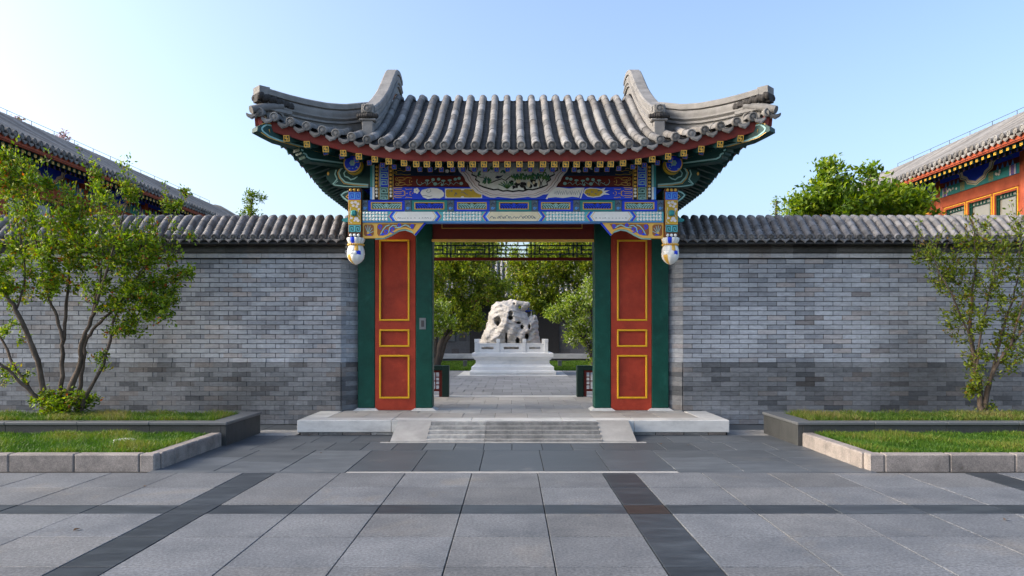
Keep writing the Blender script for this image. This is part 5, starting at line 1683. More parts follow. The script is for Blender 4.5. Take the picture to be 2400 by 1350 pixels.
    e0 = Vector((GX + s * 2.66, 9.10, zt_ - .205)); t2 = Vector((-s * .707, .707, .04)).normalized()
    lb = MB(); prof_l = [(0, .05), (0, .0), (.03, -.005), (.03, -.035), (.07, -.045), (.08, -.08), (.13, -.095), (.16, -.11), (.9, -.10), (.9, .06)]
    vs = []
    for w in (-.075, .075):
        vs += [e0 + t2 * a + Vector((0, 0, b)) + sd * w for a, b in prof_l]
    nq = len(prof_l)
    lb.add(vs, [tuple(range(nq)), tuple(range(2 * nq - 1, nq - 1, -1))] + [(i, i + nq, (i + 1) % nq + nq, (i + 1) % nq) for i in range(nq)])
    lbo = lb.build('corner_beam', M['green_dark'], gate)
    ln = MB(); pa = [(.02, .05), (.02, .02), (.05, .01), (.05, -.02), (.09, -.03), (.1, -.062), (.15, -.078), (.85, -.07)]
    for (a0, b0), (a1, b1) in zip(pa[:-1], pa[1:]):
        ln.obox(e0 + t2 * a0 + Vector((0, 0, b0)) + sd * fs_ * .076, e0 + t2 * a1 + Vector((0, 0, b1)) + sd * fs_ * .076, .006, .018)
    ln.build('pale_line', M['teal_pale'], lbo)

# ================================================================== SIDE HALLS (run along the view on both sides)
def side_hall(s, label, Y0, Y1=26.4, ydet=13.4):
    XE, XF, XR = 10.0, 11.0, 13.2
    h = empty('side_hall', (s * 13.2, (Y0 + Y1) / 2, 0), label, 'building')
    P = [(XE, 5.30), (10.6, 5.56), (11.3, 5.90), (12.0, 6.28), (12.6, 6.64), (12.95, 6.84), (13.2, 6.90)]
    full = P + [(2 * XR - a, z) for a, z in P[-2::-1]]
    rf = MB(); n = len(full)
    vs = [(s * a, Y0, z - .06) for a, z in full] + [(s * a, Y1, z - .06) for a, z in full]
    rf.add(vs, [(i, i + 1, i + 1 + n, i + n) for i in range(n - 1)])
    vs = [(s * a, Y0, z - .2) for a, z in full] + [(s * a, Y1, z - .2) for a, z in full]
    rf.add(vs, [(i, i + 1, i + 1 + n, i + n) for i in range(n - 1)])
    roof_ = rf.build('roof', M['tile_dark'], h, smooth=40)
    row = MB(); row.tube([(s * a, 0, z) for a, z in P[:-1]] + [(s * 13.2, 0, 6.905), (s * 13.5, 0, 6.83)], .062, 8)
    o_ = (s * XE, 0, 5.30)
    rme = row.mesh('tile_row', M['tile'], 40, o_)
    dme = disc_mesh(.066, M['tile'], .05); drm = drip_mesh(.17, .08, M['tile'], point=False)
    rz = -s * math.pi / 2
    nrow = int((Y1 - ydet) / .2)
    for i in range(nrow):
        y = ydet + .1 + i * .2
        put('tile_row', rme, (s * XE, y, 5.30), roof_)
        put('eave_tile', dme, (s * (XE - .045), y, 5.285), roof_, rot=(0, 0, rz))
        put('drip_tile', drm, (s * (XE - .03), y + .1, 5.215), roof_, rot=(0, 0, rz))
    if ydet > Y0 + 1:
        rest = MB(); y = ydet - .1
        while y > Y0:
            rest.tube([(s * a, y, z) for a, z in P], .062, 6); y -= .2
        rest.build('hidden_tile_rows', M['tile'], roof_, kind='stuff', smooth=40)
    # verge ridge at both ends
    for yv in (Y0 - .05, Y1 + .05):
        MB().sweep([(s * a, yv, z) for a, z in full], [(.12, -.2), (.12, .02), (.08, .06), (.10, .1), (.07, .16), (-.07, .16), (-.10, .1), (-.08, .06), (-.12, .02), (-.12, -.2)]).build('verge_ridge', M['ridge'], h, smooth=30)
    # eaves
    MB().box(*sorted((s * (XE + .02), s * (XE + .07))), Y0, Y1, 5.075, 5.215).build('fascia_board', M['red_hall'], h)
    fl = MB().obox((s * .0, 0, 0), (s * 1.0, 0, .36), .085, .085).mesh('fly_rafter', M['green_dark'])
    ra = MB().obox((0, 0, 0), (s * .75, 0, .33), .075, .075).mesh('rafter', M['navy'])
    en = MB()
    S_ = .04; w_ = .012
    for (a, b, c, d) in ((-S_, S_ - w_, S_, S_), (-S_, -S_, S_, -S_ + w_), (-S_, -S_ + w_, -S_ + w_, S_ - w_), (S_ - w_, -S_ + w_, S_, S_ - w_), (-.006, -S_ + w_, .006, S_ - w_), (-.02, -.006, -.006, .006), (.006, -.006, .02, .006)):
        en.add([(a, 0, b), (c, 0, b), (c, 0, d), (a, 0, d)], [(0, 1, 2, 3)])
    eme = en.mesh('end_fret', M['yellow'])
    en2 = MB()
    en2.add([(-.036, 0, -.036), (.036, 0, -.036), (.036, 0, .036), (-.036, 0, .036)], [(0, 1, 2, 3)], 0)
    en2.add([(-.026, -.003, -.026), (.026, -.003, -.026), (.026, -.003, .026), (-.026, -.003, .026)], [(0, 1, 2, 3)], 1)
    e2 = en2.mesh('end_flower', [M['ochre'], M['blue']])
    i = 0; y = ydet + .1
    while y < Y1 - .05:
        f_ = put('fly_rafter', fl, (s * (XE + .085), y, 5.03), h)
        put('end_fret', eme, (s * (XE + .078), y, 5.03), f_, rot=(0, 0, rz))
        r_ = put('rafter', ra, (s * (XE + .42), y, 5.05), h)
        put('end_flower', e2, (s * (XE + .408), y, 5.05), r_, rot=(0, 0, rz))
        y += .2
    # facade
    f = lambda a, b: sorted((s * a, s * b))
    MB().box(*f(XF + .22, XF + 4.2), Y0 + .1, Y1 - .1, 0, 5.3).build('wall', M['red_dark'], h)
    MB().box(*f(XF + .01, XF + .2), Y0, Y1, 5.23, 5.62).build('purlin', M['navy'], h)
    bb = MB().box(*f(XF, XF + .2), Y0, Y1, 5.13, 5.229).build('blue_beam', M['blue'], h)
    brd = MB().box(*f(XF + .05, XF + .2), Y0, Y1, 4.985, 5.128).build('inset_board', M['red_dark'], h)
    tb = MB().box(*f(XF, XF + .2), Y0, Y1, 4.76, 4.984).build('teal_beam', M['teal'], h)
    MB().box(*f(XF + .03, XF + .2), Y0, Y1, 4.50, 4.758).build('head_rail', M['red_hall'], h)
    bay = 3.17; ycol = [16.0 + bay * k for k in range(-4, 5) if Y0 < 16.0 + bay * k < Y1 + 1]
    for yc in ycol:
        if yc < ydet - 3.2: continue
        # round post
        n_ = 14; vs = []
        for z in (0, 5.2): vs += [(s * (XF + .14) + .17 * math.cos(2 * math.pi * k / n_), yc + .17 * math.sin(2 * math.pi * k / n_), z) for k in range(n_)]
        MB().add(vs, [(k, (k + 1) % n_, n_ + (k + 1) % n_, n_ + k) for k in range(n_)] + [tuple(range(n_)), tuple(range(n_, 2 * n_))]).build('post', M['red_hall'], h, smooth=40)

        def fdec(name, m, parent, polys, dx):
            mb = MB()
            for poly in polys: mb.add([(s * (XF - dx), yy, z) for yy, z in poly], [tuple(range(len(poly)))])
            mb.build(name, m, parent, normals=False)
        R = lambda a, b, c, d: [(a, c), (b, c), (b, d), (a, d)]
        for dy in (.19, bay - .43):
            fdec('end_band', M['blue'], tb, [R(yc + dy, yc + dy + .24, 4.762, 4.982)], .003)
            fdec('pale_stripe', M['white'], tb, [R(yc + dy + .02, yc + dy + .06, 4.762, 4.982), R(yc + dy + .18, yc + dy + .22, 4.762, 4.982)], .005)
        # lobed painting at mid bay
        m_ = yc + bay / 2
        V = [(-.95, 5.55), (-.84, 5.38), (-.86, 5.28), (-.66, 5.17), (-.62, 5.05), (-.42, 4.98), (-.34, 4.88), (-.14, 4.83), (0, 4.785)]
        V = V + [(-a, z) for a, z in V[-2::-1]]
        sc = lambda k: [(m_ + a * k, 5.55 + (z - 5.55) * (k + (1 - k) * .4)) for a, z in V]
        fdec('lobed_rim', M['cream'], bb, [sc(1.0)], .012); fdec('lobed_line', M['green'], bb, [sc(.95)], .014); fdec('lobed_rim', M['pale_mauve'], bb, [sc(.92)], .016); fdec('lobed_line', M['cream'], bb, [sc(.86)], .018)
        fdec('lobed_field', M['blue'], bb, [sc(.78)], .020)
        # flowers and gold scrolls on the teal beam
        fl_ = []; gd = []; tw = []
        for sd in (-1, 1):
            for k in range(5):
                cy_ = m_ + sd * (.72 + rng.uniform(0, .42)); cz = 4.87 + rng.uniform(-.06, .07)
                fl_.append([(cy_ + .035 * math.cos(q), cz + .035 * math.sin(q)) for q in np.linspace(0, 5.5, 7)])
            for k in range(9):
                cy_ = m_ + sd * (.62 + rng.uniform(0, .6)); cz = 4.87 + rng.uniform(-.09, .09); a = rng.uniform(0, 6)
                tw.append([(cy_, cz), (cy_ + .03 * math.cos(a), cz + .03 * math.sin(a)), (cy_ + .07 * math.cos(a + .2), cz + .07 * math.sin(a + .2))])
            for base in (.46, 1.18):
                for k in range(3):
                    for j in range(3):
                        y0 = m_ + sd * (base + k * .06 - .0); z0 = 4.78 + j * .068
                        for (u0, u1, w0, w1) in ((0, .045, 0, .01), (0, .045, .04, .05), (0, .01, .012, .038), (.03, .04, .02, .038)):
                            a_, b_ = sorted((y0 + sd * u0, y0 + sd * u1)); gd.append(R(a_, b_, z0 + w0, z0 + w1))
        fdec('painted_flower', M['white'], tb, fl_, .022); fdec('painted_twig', M['navy'], tb, tw, .005); fdec('gold_fret', M['yellow'], tb, gd, .006)
        pk = []
        for sd in (-1, 1):
            for k in range(4):
                y0 = m_ + sd * (.75 + k * .17)
                pk.append([(y0, 4.99), (y0 + .05, 5.12), (y0 + .11, 5.0)])
        mbp = MB()
        for poly in pk: mbp.add([(s * (XF + .046), yy, z) for yy, z in poly], [tuple(range(len(poly)))])
        mbp.build('painted_motif', M['blue_light'], brd, normals=False)
        gd = []
        for k in range(26):
            y0 = yc + .25 + rng.uniform(0, bay - .5); z0 = 5.14 + rng.uniform(0, .06)
            gd.append(R(y0, y0 + .05, z0, z0 + .012)); gd.append(R(y0 + .02, y0 + .03, z0 + .012, z0 + .03))
        fdec('gold_fret', M['teal'], bb, gd, .004)
        # three windows per bay
        edges = [yc + .17, yc + 1.06, yc + 2.06, yc + bay - .17]
        for k in range(3):
            a, b = edges[k] + .05, edges[k + 1] - .05
            z0, z1 = 2.3, 4.46
            wd = MB(); xa, xb = f(XF + .05, XF + .14)
            wd.box(xa, xb, a - .05, a + .03, z0, 4.498); wd.box(xa, xb, b - .03, b + .05, z0, 4.498); wd.box(xa, xb, a + .03, b - .03, z1 - .04, 4.498)
            wo = wd.build('window', M['red_hall'], h)
            tr = MB(); xa, xb = f(XF + .035, XF + .06)
            tr.box(xa, xb, a - .02, a, z0, z1); tr.box(xa, xb, b, b + .02, z0, z1); tr.box(xa, xb, a - .02, b + .02, z1, z1 + .02)
            tr.build('gilt_trim', M['yellow'], wo)
            gx0, gx1 = f(XF + .12, XF + .125)
            MB().box(gx0, gx1, a + .03, b - .03, z0, z1 - .04).build('pane', M['glass'], wo)
            lt_ = MB(); xa, xb = f(XF + .08, XF + .11); t = .014
            A, B_, Z1 = a + .03, b - .03, z1 - .041
            for yy in (A, A + .065, B_ - .065 - t, B_ - t): lt_.box(xa, xb, yy, yy + t, z0, Z1)
            for zv in (Z1 - t, Z1 - .10): lt_.box(xa + .001, xb - .001, A, B_, zv, zv + t - .001)
            nn = 5
            for j in range(1, nn):
                yy = A + .1 + (B_ - A - .2) * j / nn; lt_.box(xa + .001, xb - .001, yy, yy + t, Z1 - .10 + t, Z1 - t)
            for zv in np.arange(z0 + .1, Z1 - .2, .22):
                lt_.box(xa + .001, xb - .001, A + t, A + .065, zv, zv + t); lt_.box(xa + .001, xb - .001, B_ - .065, B_ - t, zv, zv + t)
            lt_.build('window_lattice', M['green'], wo)
    # lightning cable on little stays along the ridge
    cb = MB(); y = ydet; pts = []
    while y < Y1:
        pts.append((s * 13.2, y, 7.115)); cb.tube([(s * 13.2, y, 6.93), (s * 13.2, y, 7.115)], .008, 5); y += 1.0
    cb.tube(pts, .007, 5)
    cb.build('lightning_cable', M['cable'], h)
    return h


hall_l = side_hall(-1, 'long painted hall with grey roof in shade behind the leafy shrub', 12.6, 33.0)
hall_r = side_hall(1, 'long painted hall with orange window frames lit by low sun', 12.6)

# ================================================================== TREES
def tree(name, base, stems, blobs, ntwig, nleaf, leaf, pal, seed, label, group=None, r0=.05, wild=.12, twig_r=.008, bark='bark', depth=None, flowers=None, cat='tree', leaf_spread=.05, shoots=0):
    """stems: polylines of world points; blobs: (centre, radii, weight); twigs join each sample to the nearest branch"""
    r = np.random.RandomState(seed)
    root = empty(name, base, label, cat, group)
    wood = MB(); N = []; R = []
    for st, ra, rb in stems:
        st = [np.array(p, float) for p in st]
        # smooth + wobble
        pts = []
        for i in range(len(st) - 1):
            for k in range(4):
                t = k / 4
                p_1 = st[max(i - 1, 0)]; p0 = st[i]; p1 = st[i + 1]; p2 = st[min(i + 2, len(st) - 1)]
                q = .5 * ((2 * p0) + (-p_1 + p1) * t + (2 * p_1 - 5 * p0 + 4 * p1 - p2) * t * t + (-p_1 + 3 * p0 - 3 * p1 + p2) * t ** 3)
                pts.append(q + r.normal(0, .006, 3) * (1 if i or k else 0))
        pts.append(st[-1])
        n = len(pts); rad = [ra + (rb - ra) * (k / (n - 1)) for k in range(n)]
        rad = [a * (1 + r.uniform(-.1, .12)) for a in rad]
        wood.tube(pts, rad, 8)
        for p, a in zip(pts[n // 4:], rad[n // 4:]): N.append(p); R.append(a)
    W = np.array([b[2] for b in blobs], float); W /= W.sum()
    S = []
    for k in range(ntwig):
        c, rr, _ = blobs[r.choice(len(blobs), p=W)]
        v = r.normal(0, 1, 3); v /= np.linalg.norm(v); v *= r.uniform(0, 1) ** .45
        S.append(np.array(c) + v * np.array(rr))
    S = np.array(S); NA = np.array(N)
    dmin = np.array([np.min(np.linalg.norm(NA - s, axis=1)) for s in S])
    S = S[np.argsort(dmin)]
    LP = []; LD = []
    P = list(NA); RR = list(R)
    for s in S:
        A = np.array(P); d = np.linalg.norm(A - s, axis=1) + .8 * np.maximum(0, A[:, 2] - s[2])
        j = int(np.argmin(d)); p = A[j]; L = np.linalg.norm(s - p)
        if L < 1e-3: continue
        ra = min(RR[j] * .62, twig_r * (1 + 1.5 * L))
        mid = (p + s) / 2 + r.normal(0, wild * L, 3) + np.array([0, 0, -.06 * L])
        pts = []
        m = 5
        for k in range(m + 1):
            t = k / m; pts.append((1 - t) ** 2 * p + 2 * t * (1 - t) * mid + t * t * s)
        rad = [max(.0018, ra * (1 - .8 * k / m)) for k in range(m + 1)]
        wood.tube(pts, rad, 5, caps=False)
        for k in range(2, m + 1): P.append(pts[k]); RR.append(rad[k])
        for k in range(1 if L < .4 else 2, m + 1):
            d_ = pts[k] - pts[k - 1]; LP.append(pts[k]); LD.append(d_ / (np.linalg.norm(d_) + 1e-9))
            if k < m: LP.append((pts[k] + pts[k - 1]) / 2); LD.append(LD[-1])
    if shoots:                                   # straight young shoots on the outside of the crown
        A = np.array(P); hi = A[:, 2] > np.percentile(A[:, 2], 55)
        cand = A[hi]
        for k in range(shoots):
            p = cand[r.randint(len(cand))]; Ls = r.uniform(.15, .42)
            dv = np.array([r.normal(0, .35), r.normal(0, .3), 1.0]); dv /= np.linalg.norm(dv)
            pts = [p + dv * Ls * t for t in (0, .25, .5, .75, 1)]
            wood.tube(pts, [.004, .0035, .003, .0025, .0018], 4, caps=False)
            for t in np.linspace(.05, 1, 9):
                LP.append(p + dv * Ls * t); LD.append(dv)
    wood.build('trunk', M[bark], root, smooth=60, normals=False)
    LP = np.array(LP); LD = np.array(LD)
    idx = r.randint(0, len(LP), nleaf)
    pos = LP[idx] + r.normal(0, leaf_spread, (nleaf, 3)); dirv = LD[idx] + r.normal(0, .8, (nleaf, 3)) + np.array([0, 0, .1])
    dirv /= np.linalg.norm(dirv, axis=1)[:, None]
    nv = np.cross(dirv, r.normal(0, 1, (nleaf, 3))); nv /= np.linalg.norm(nv, axis=1)[:, None] + 1e-9
    sv = np.cross(nv, dirv)
    L = leaf * r.uniform(.6, 1.25, nleaf)[:, None]; wd = L * r.uniform(.17, .27, nleaf)[:, None]
    V = np.zeros((nleaf, 4, 3))
    V[:, 0] = pos; V[:, 1] = pos + dirv * L * .45 + sv * wd + nv * wd * .5; V[:, 2] = pos + dirv * L; V[:, 3] = pos + dirv * L * .45 - sv * wd + nv * wd * .5
    i = np.arange(nleaf)[:, None] * 4
    Tt = np.concatenate([i + [0, 1, 2], i + [0, 2, 3]])
    pal_ = np.array([p[:3] for p in pal]); pw = np.array([p[3] for p in pal]); pw = pw / pw.sum()
    # neighbouring leaves share a tone: pick by twig
    tone = r.choice(len(pal), size=len(LP), p=pw)[idx]
    own = r.choice(len(pal), size=nleaf, p=pw)
    tone = np.where(r.uniform(0, 1, nleaf) < .5, tone, own)
    c = pal_[tone] * r.uniform(.7, 1.3, (nleaf, 1))
    me = npmesh('crown', V.reshape(-1, 3) - np.array(base), Tt, M['leaf'], np.repeat(c, 4, axis=0))
    put('crown', me, base, root)
    return root


def PXS(pts, d, dy=None, seed=0):
    r = random.Random(seed); out = []
    for k, (x, y) in enumerate(pts):
        dd = d + (0 if dy is None else dy * k / max(1, len(pts) - 1))
        out.append(tuple(at(x, y, dd)))
    return out


def blob(px, py, rx, ry, d, rd, w):
    c = at(px, py, d); s = F / d
    return ((c.x, c.y, c.z), (rx / s, rd, ry / s), w)


YG = [(0.12, 0.21, 0.008, 3), (0.19, 0.295, 0.012, 3), (0.29, 0.36, 0.016, 2.2), (0.055, 0.105, 0.008, 2.0), (0.30, 0.24, 0.02, .6), (0.36, 0.10, 0.02, .3)]
d = 9.0
st = [
    (PXS([(120, 962), (108, 937), (89, 846), (68, 792), (39, 726), (19, 697), (-5, 640), (-20, 570)], d, -.2), 0.0390, 0.0125),
    (PXS([(140, 960), (143, 904), (149, 809), (153, 759), (158, 684), (165, 600), (172, 500), (178, 430)], d, .25), 0.0296, 0.0062),
    (PXS([(149, 800), (133, 742), (112, 684), (92, 600), (70, 500), (62, 400)], d + .05, .1), 0.0203, 0.0047),
    (PXS([(150, 962), (162, 925), (189, 850), (191, 809), (216, 747), (232, 697), (258, 610), (298, 480)], d, -.3), 0.0390, 0.0078),
    (PXS([(178, 962), (189, 917), (197, 842), (207, 792), (236, 755), (286, 705), (332, 643), (400, 560)], d, .3), 0.0281, 0.0062),
    (PXS([(190, 962), (207, 921), (236, 867), (259, 800), (265, 767), (270, 742), (292, 690), (350, 610)], d, -.1), 0.0250, 0.0062),
    (PXS([(120, 966), (108, 955), (62, 908), (25, 871), (0, 850), (-50, 800), (-70, 720)], d, -.35), 0.0281, 0.0094),
    (PXS([(110, 962), (75, 917), (29, 846), (8, 800), (-30, 740), (-50, 640)], d, .2), 0.0234, 0.0078),
    (PXS([(216, 747), (238, 640), (240, 560), (232, 470)], d - .15, 0), 0.0125, 0.0039),
    (PXS([(39, 726), (60, 640), (40, 520), (22, 400)], d - .1, 0), 0.0140, 0.0039),
    (PXS([(332, 643), (380, 560), (420, 480), (438, 440)], d + .1, 0), 0.0094, 0.0023),
]
bl = [blob(55, 480, 60, 90, d, .4, 2), blob(25, 610, 50, 90, d, .4, 2.2), blob(140, 570, 70, 90, d, .5, 3), blob(240, 580, 90, 90, d, .5, 4), blob(320, 610, 80, 90, d, .5, 4.2),
      blob(335, 710, 80, 60, d, .45, 3.2), blob(255, 690, 60, 45, d, .4, 1.8), blob(110, 660, 60, 45, d, .4, 1.4), blob(395, 640, 45, 60, d, .3, 1.0), blob(290, 770, 50, 25, d, .3, .8),
      blob(20, 385, 14, 40, d, .15, .5), blob(62, 390, 14, 40, d, .15, .5), blob(110, 450, 16, 40, d, .15, .5), blob(232, 445, 18, 45, d, .15, .7), blob(300, 450, 22, 45, d, .15, .7), blob(405, 480, 30, 30, d, .1, .35), blob(432, 445, 8, 10, d, .06, .15),
      blob(440, 640, 18, 20, d, .1, .25), blob(445, 555, 22, 16, d, .1, .25), blob(30, 760, 40, 50, d, .4, .5), blob(10, 880, 40, 30, d, .3, .3), blob(240, 850, 14, 40, d, .1, .25), blob(60, 870, 30, 30, d, .2, .25),
      blob(150, 940, 75, 34, d, .35, 3.4), blob(30, 430, 35, 60, d, .3, 1), blob(160, 640, 60, 50, d, .4, 1.4), blob(380, 700, 50, 70, d, .3, 1.2), blob(20, 680, 50, 50, d, .4, 1.2), blob(170, 500, 40, 50, d, .3, 1.0)]
tree('leafy_shrub', tuple(at(150, 966, d)), st, bl, 900, 29000, .052, YG, 11, 'big multi-stemmed shrub with yellow-green leaves growing in the raised planter', wild=.12, cat='shrub', leaf_spread=.028, shoots=130)

d = 9.25
st = [
    (PXS([(2303, 962), (2292, 890), (2283, 830), (2275, 760), (2282, 680), (2290, 600), (2292, 535)], d, .1), 0.0351, 0.0047),
    (PXS([(2308, 962), (2318, 905), (2335, 860), (2370, 810), (2402, 770), (2440, 720)], d, -.2), 0.0328, 0.0094),
    (PXS([(2283, 820), (2262, 760), (2236, 700), (2210, 650), (2180, 590)], d, -.2), 0.0156, 0.0039),
    (PXS([(2325, 885), (2345, 800), (2368, 720), (2388, 640), (2392, 540)], d, .2), 0.0187, 0.0039),
    (PXS([(2290, 870), (2300, 780), (2318, 700), (2330, 610), (2322, 560)], d - .05, 0), 0.0140, 0.0031),
    (PXS([(2370, 810), (2400, 700), (2425, 600)], d - .15, 0), 0.0156, 0.0047),
]
bl = [blob(2175, 595, 35, 30, d, .2, .8), blob(2222, 640, 45, 50, d, .25, 1.5), blob(2285, 575, 55, 50, d, .3, 1.3), blob(2300, 690, 70, 70, d, .35, 2), blob(2258, 755, 60, 55, d, .3, 1.7), blob(2370, 610, 50, 80, d, .3, 1.8), blob(2385, 760, 50, 80, d, .3, 2.2), blob(2340, 830, 60, 60, d, .3, 1.8), blob(2285, 860, 30, 60, d, .2, 1.2), blob(2280, 915, 14, 25, d, .1, .4), blob(2390, 520, 30, 30, d, .2, .4), blob(2420, 650, 40, 120, d, .3, 1.2), blob(2305, 955, 30, 8, d, .12, .25)]
YG2 = [(0.12, 0.18, 0.010, 3), (0.18, 0.235, 0.016, 3), (0.25, 0.28, 0.02, 1.8), (0.06, 0.095, 0.010, 2), (0.22, 0.13, 0.02, .7)]
tree('young_tree', tuple(at(2305, 962, d)), st, bl, 420, 8200, .05, YG2, 12, 'slender sparse young tree with thin leafy stems in the raised planter', wild=.1, leaf_spread=.026, shoots=60)

# tree rising behind the wall in front of the sunlit hall
d = 14.2
bw = at(2010, 787, d); bx = bw.x


def rel(dx, dy, z): return (bx + dx, d + dy, z)


st = [([rel(0, 0, 0), rel(.05, .02, 1.2), rel(0, 0, 2.2)], .13, .09), ([rel(0, 0, 2.1), rel(-.4, .1, 3.0), rel(-.75, 0, 3.9), rel(-.6, .1, 4.4)], .06, .015), ([rel(0, 0, 2.1), rel(.3, -.1, 3.2), rel(.2, -.1, 4.3)], .06, .015),
      ([rel(0, 0, 2.2), rel(.7, .2, 3.0), rel(1.2, .1, 3.6)], .05, .012), ([rel(0, 0, 2.0), rel(-.8, -.2, 2.8), rel(-1.2, 0, 3.4)], .05, .012)]
bl = [blob(1960, 425, 45, 45, d, .6, 3), blob(1920, 470, 55, 40, d, .6, 3), blob(2000, 470, 60, 40, d, .7, 4), blob(2040, 400, 22, 18, d, .3, .8), blob(2060, 460, 50, 40, d, .6, 3), blob(2130, 470, 60, 40, d, .6, 3), blob(1870, 485, 28, 30, d, .4, 1.2), blob(1945, 385, 25, 14, d, .3, .8), blob(2150, 520, 60, 50, d, .6, 2), blob(1950, 540, 90, 60, d, .7, 3)]
BG = [(0.11, 0.20, 0.010, 3), (0.17, 0.26, 0.013, 3), (0.26, 0.33, 0.018, 2.2), (0.055, 0.105, 0.008, 1.5)]
tree('bushy_tree', (bx, d, 0), st, bl, 300, 8500, .12, BG, 13, 'dense bright green tree rising behind the wall beside the sunlit hall', bark='bark_dark', leaf_spread=.08)
for (px, py, d, sz, seed, lab) in ((590, 475, 17, 26, 21, 'feathery treetop showing above the wall beside the gate roof'), (1820, 482, 17, 14, 22, 'tiny pale sprig above the wall, beside the dense bright tree')):
    c = at(px, py, d)
    st = [([(c.x, d, 0), (c.x + .05, d, 1.5), (c.x, d, c.z - .2), (c.x + .02, d, c.z + .1)], .07, .008)]
    bl = [blob(px, py, sz, sz * .8, d, .2, 2), blob(px + sz * .9, py - sz * .5, sz * .4, sz * .25, d, .1, .4), blob(px - 2, py - sz * .8, sz * .35, sz * .4, d, .1, .5), blob(px, py + sz * 1.3, sz * 1.2, sz, d, .3, 2)]
    tree('small_tree', (c.x, d, 0), st, bl, 60 if sz > 20 else 26, 900 if sz > 20 else 160, .07, BG, seed, lab, leaf_spread=.04)
for (px, py, seed, lab) in ((42, 290, 31, 'pink blossoming twigs rising over the shaded hall roof, higher up its ridge line'), (147, 328, 32, 'pink blossoming twigs rising over the shaded hall roof, lower along its ridge line')):
    d = 27 if px < 100 else 27.5
    c = at(px, py, d)
    st = [([(c.x, d, 0), (c.x - .1, d, 4), (c.x, d, c.z - .5), (c.x + .1, d, c.z)], .12, .012)]
    bl = [blob(px, py, 16, 14, d, .3, 2), blob(px - 12, py - 8, 7, 7, d, .2, .5), blob(px + 4, py - 14, 7, 8, d, .2, .5), blob(px, py + 60, 30, 40, d, .8, 4)]
    tree('blossom_tree', (c.x, d, 0), st, bl, 60, 700, .10, [(.45, .33, .36, 3), (.35, .22, .25, 2), (.12, .12, .03, 1)], seed, lab, leaf_spread=.05)

# ================================================================== COURTYARD BEYOND THE GATE
cz = PZ
cp = MB(); cp.add([(-9, 12.95, cz - .012), (9, 12.95, cz - .012), (9, 22.0, cz - .012), (-9, 22.0, cz - .012)], [(0, 1, 2, 3)])
court = cp.build('courtyard_paving', M['joint'], kind='structure')
y = 12.955; j = 0
while y < 21.9:
    rows = .66
    for i in range(-9, 9):
        x0 = i * .36 + (.18 if j % 2 else 0); x1 = x0 + .36
        if min(abs(x0), abs(x1)) > 2.9: continue
        slab('courtyard_slab', x0, x1, y, y + rows, cz, M['court_slab'], court, gap=.006)
    y += rows; j += 1
lw = MB(); lw.add([(-12, 22.0, cz - .02), (12, 22.0, cz - .02), (12, 29.6, cz - .02), (-12, 29.6, cz - .02)], [(0, 1, 2, 3)])
lw.build('courtyard_lawn', M['soil'], kind='structure')
blades([(-3.2, 3.2, 22.05, 29.4)], cz - .02, 1500, .05, .10, 'courtyard_grass', 'short green lawn behind the white pedestal and rock', GP[:4], 40, .009)
for sgn, px, lab in ((-1, 1091, 'small grey stone bollard light on the courtyard lawn by the leaning dark trunk'), (1, 1313, 'small grey stone bollard light on the courtyard lawn by the white blossom tree')):
    p = at(px, 861, 24.0)
    bo = empty('bollard_light', (p.x, 24.0, cz - .02), lab, 'bollard', 'bollard lights on the courtyard lawn')
    MB().cbox(p.x - .06, p.x + .06, 23.94, 24.06, cz - .03, cz + .21, .006).build('bollard_body', M['granite_cap'], bo)
    MB().cbox(p.x - .066, p.x + .066, 23.934, 24.066, cz + .211, cz + .235, .006).build('bollard_cap', M['granite_cap'], bo)

# ---- white pedestal
d = 19.4
ped = empty('marble_pedestal', (0.02, d + .9, cz), 'white carved marble pedestal with low balustrade under the scholar rock', 'pedestal')
pcx = xx(1202.5, d); zq = lambda py: zz(py, d)
MB().cbox(pcx - 1.42, pcx + 1.42, d - .42, d + 2.2, cz - .02, cz + .012, .004).build('ground_slab', M['marble'], ped)
prof_p = [(99, 880), (99, 876), (101, 874), (101, 870), (97, 868.5), (97, 860), (94, 858), (89, 854.5), (89, 853), (87, 853), (87, 845), (90, 843), (93, 837.5), (96, 836), (96, 828), (92, 826.5)]
pm_ = MB(); vs = []
s_ = F / d; n_ = len(prof_p); yc_ = d + .95
for hw, py in prof_p:
    w = hw / s_; dd_ = .95 - (.95 - w) * 0 if False else None
    off = (101 - hw) / s_
    vs += [(pcx - w, d - .02 + off, zq(py)), (pcx + w, d - .02 + off, zq(py)), (pcx + w, d + 1.75 - off, zq(py)), (pcx - w, d + 1.75 - off, zq(py))]
fs = [(4 * i + k, 4 * i + (k + 1) % 4, 4 * (i + 1) + (k + 1) % 4, 4 * (i + 1) + k) for i in range(n_ - 1) for k in range(4)] + [tuple(4 * (n_ - 1) + k for k in range(4)), (3, 2, 1, 0)]
pm_.add(vs, fs)
pb = pm_.build('pedestal_body', M['marble_new'], ped)
sc_ = MB()
for cxp in (1202, 1108, 1297):
    for k in (-1, 0, 1):
        p = at(cxp + k * 7 * (1 if cxp == 1202 else .6), 877, d - .03)
        sc_.prism([(p.x - .035, p.z + .02), (p.x + .035, p.z + .02), (p.x + .02, p.z - .01), (p.x, p.z - .03), (p.x - .02, p.z - .01)], d - .035, d - .01)
sc_.build('carved_feet', M['marble_new'], pb)
bd_ = d + .12
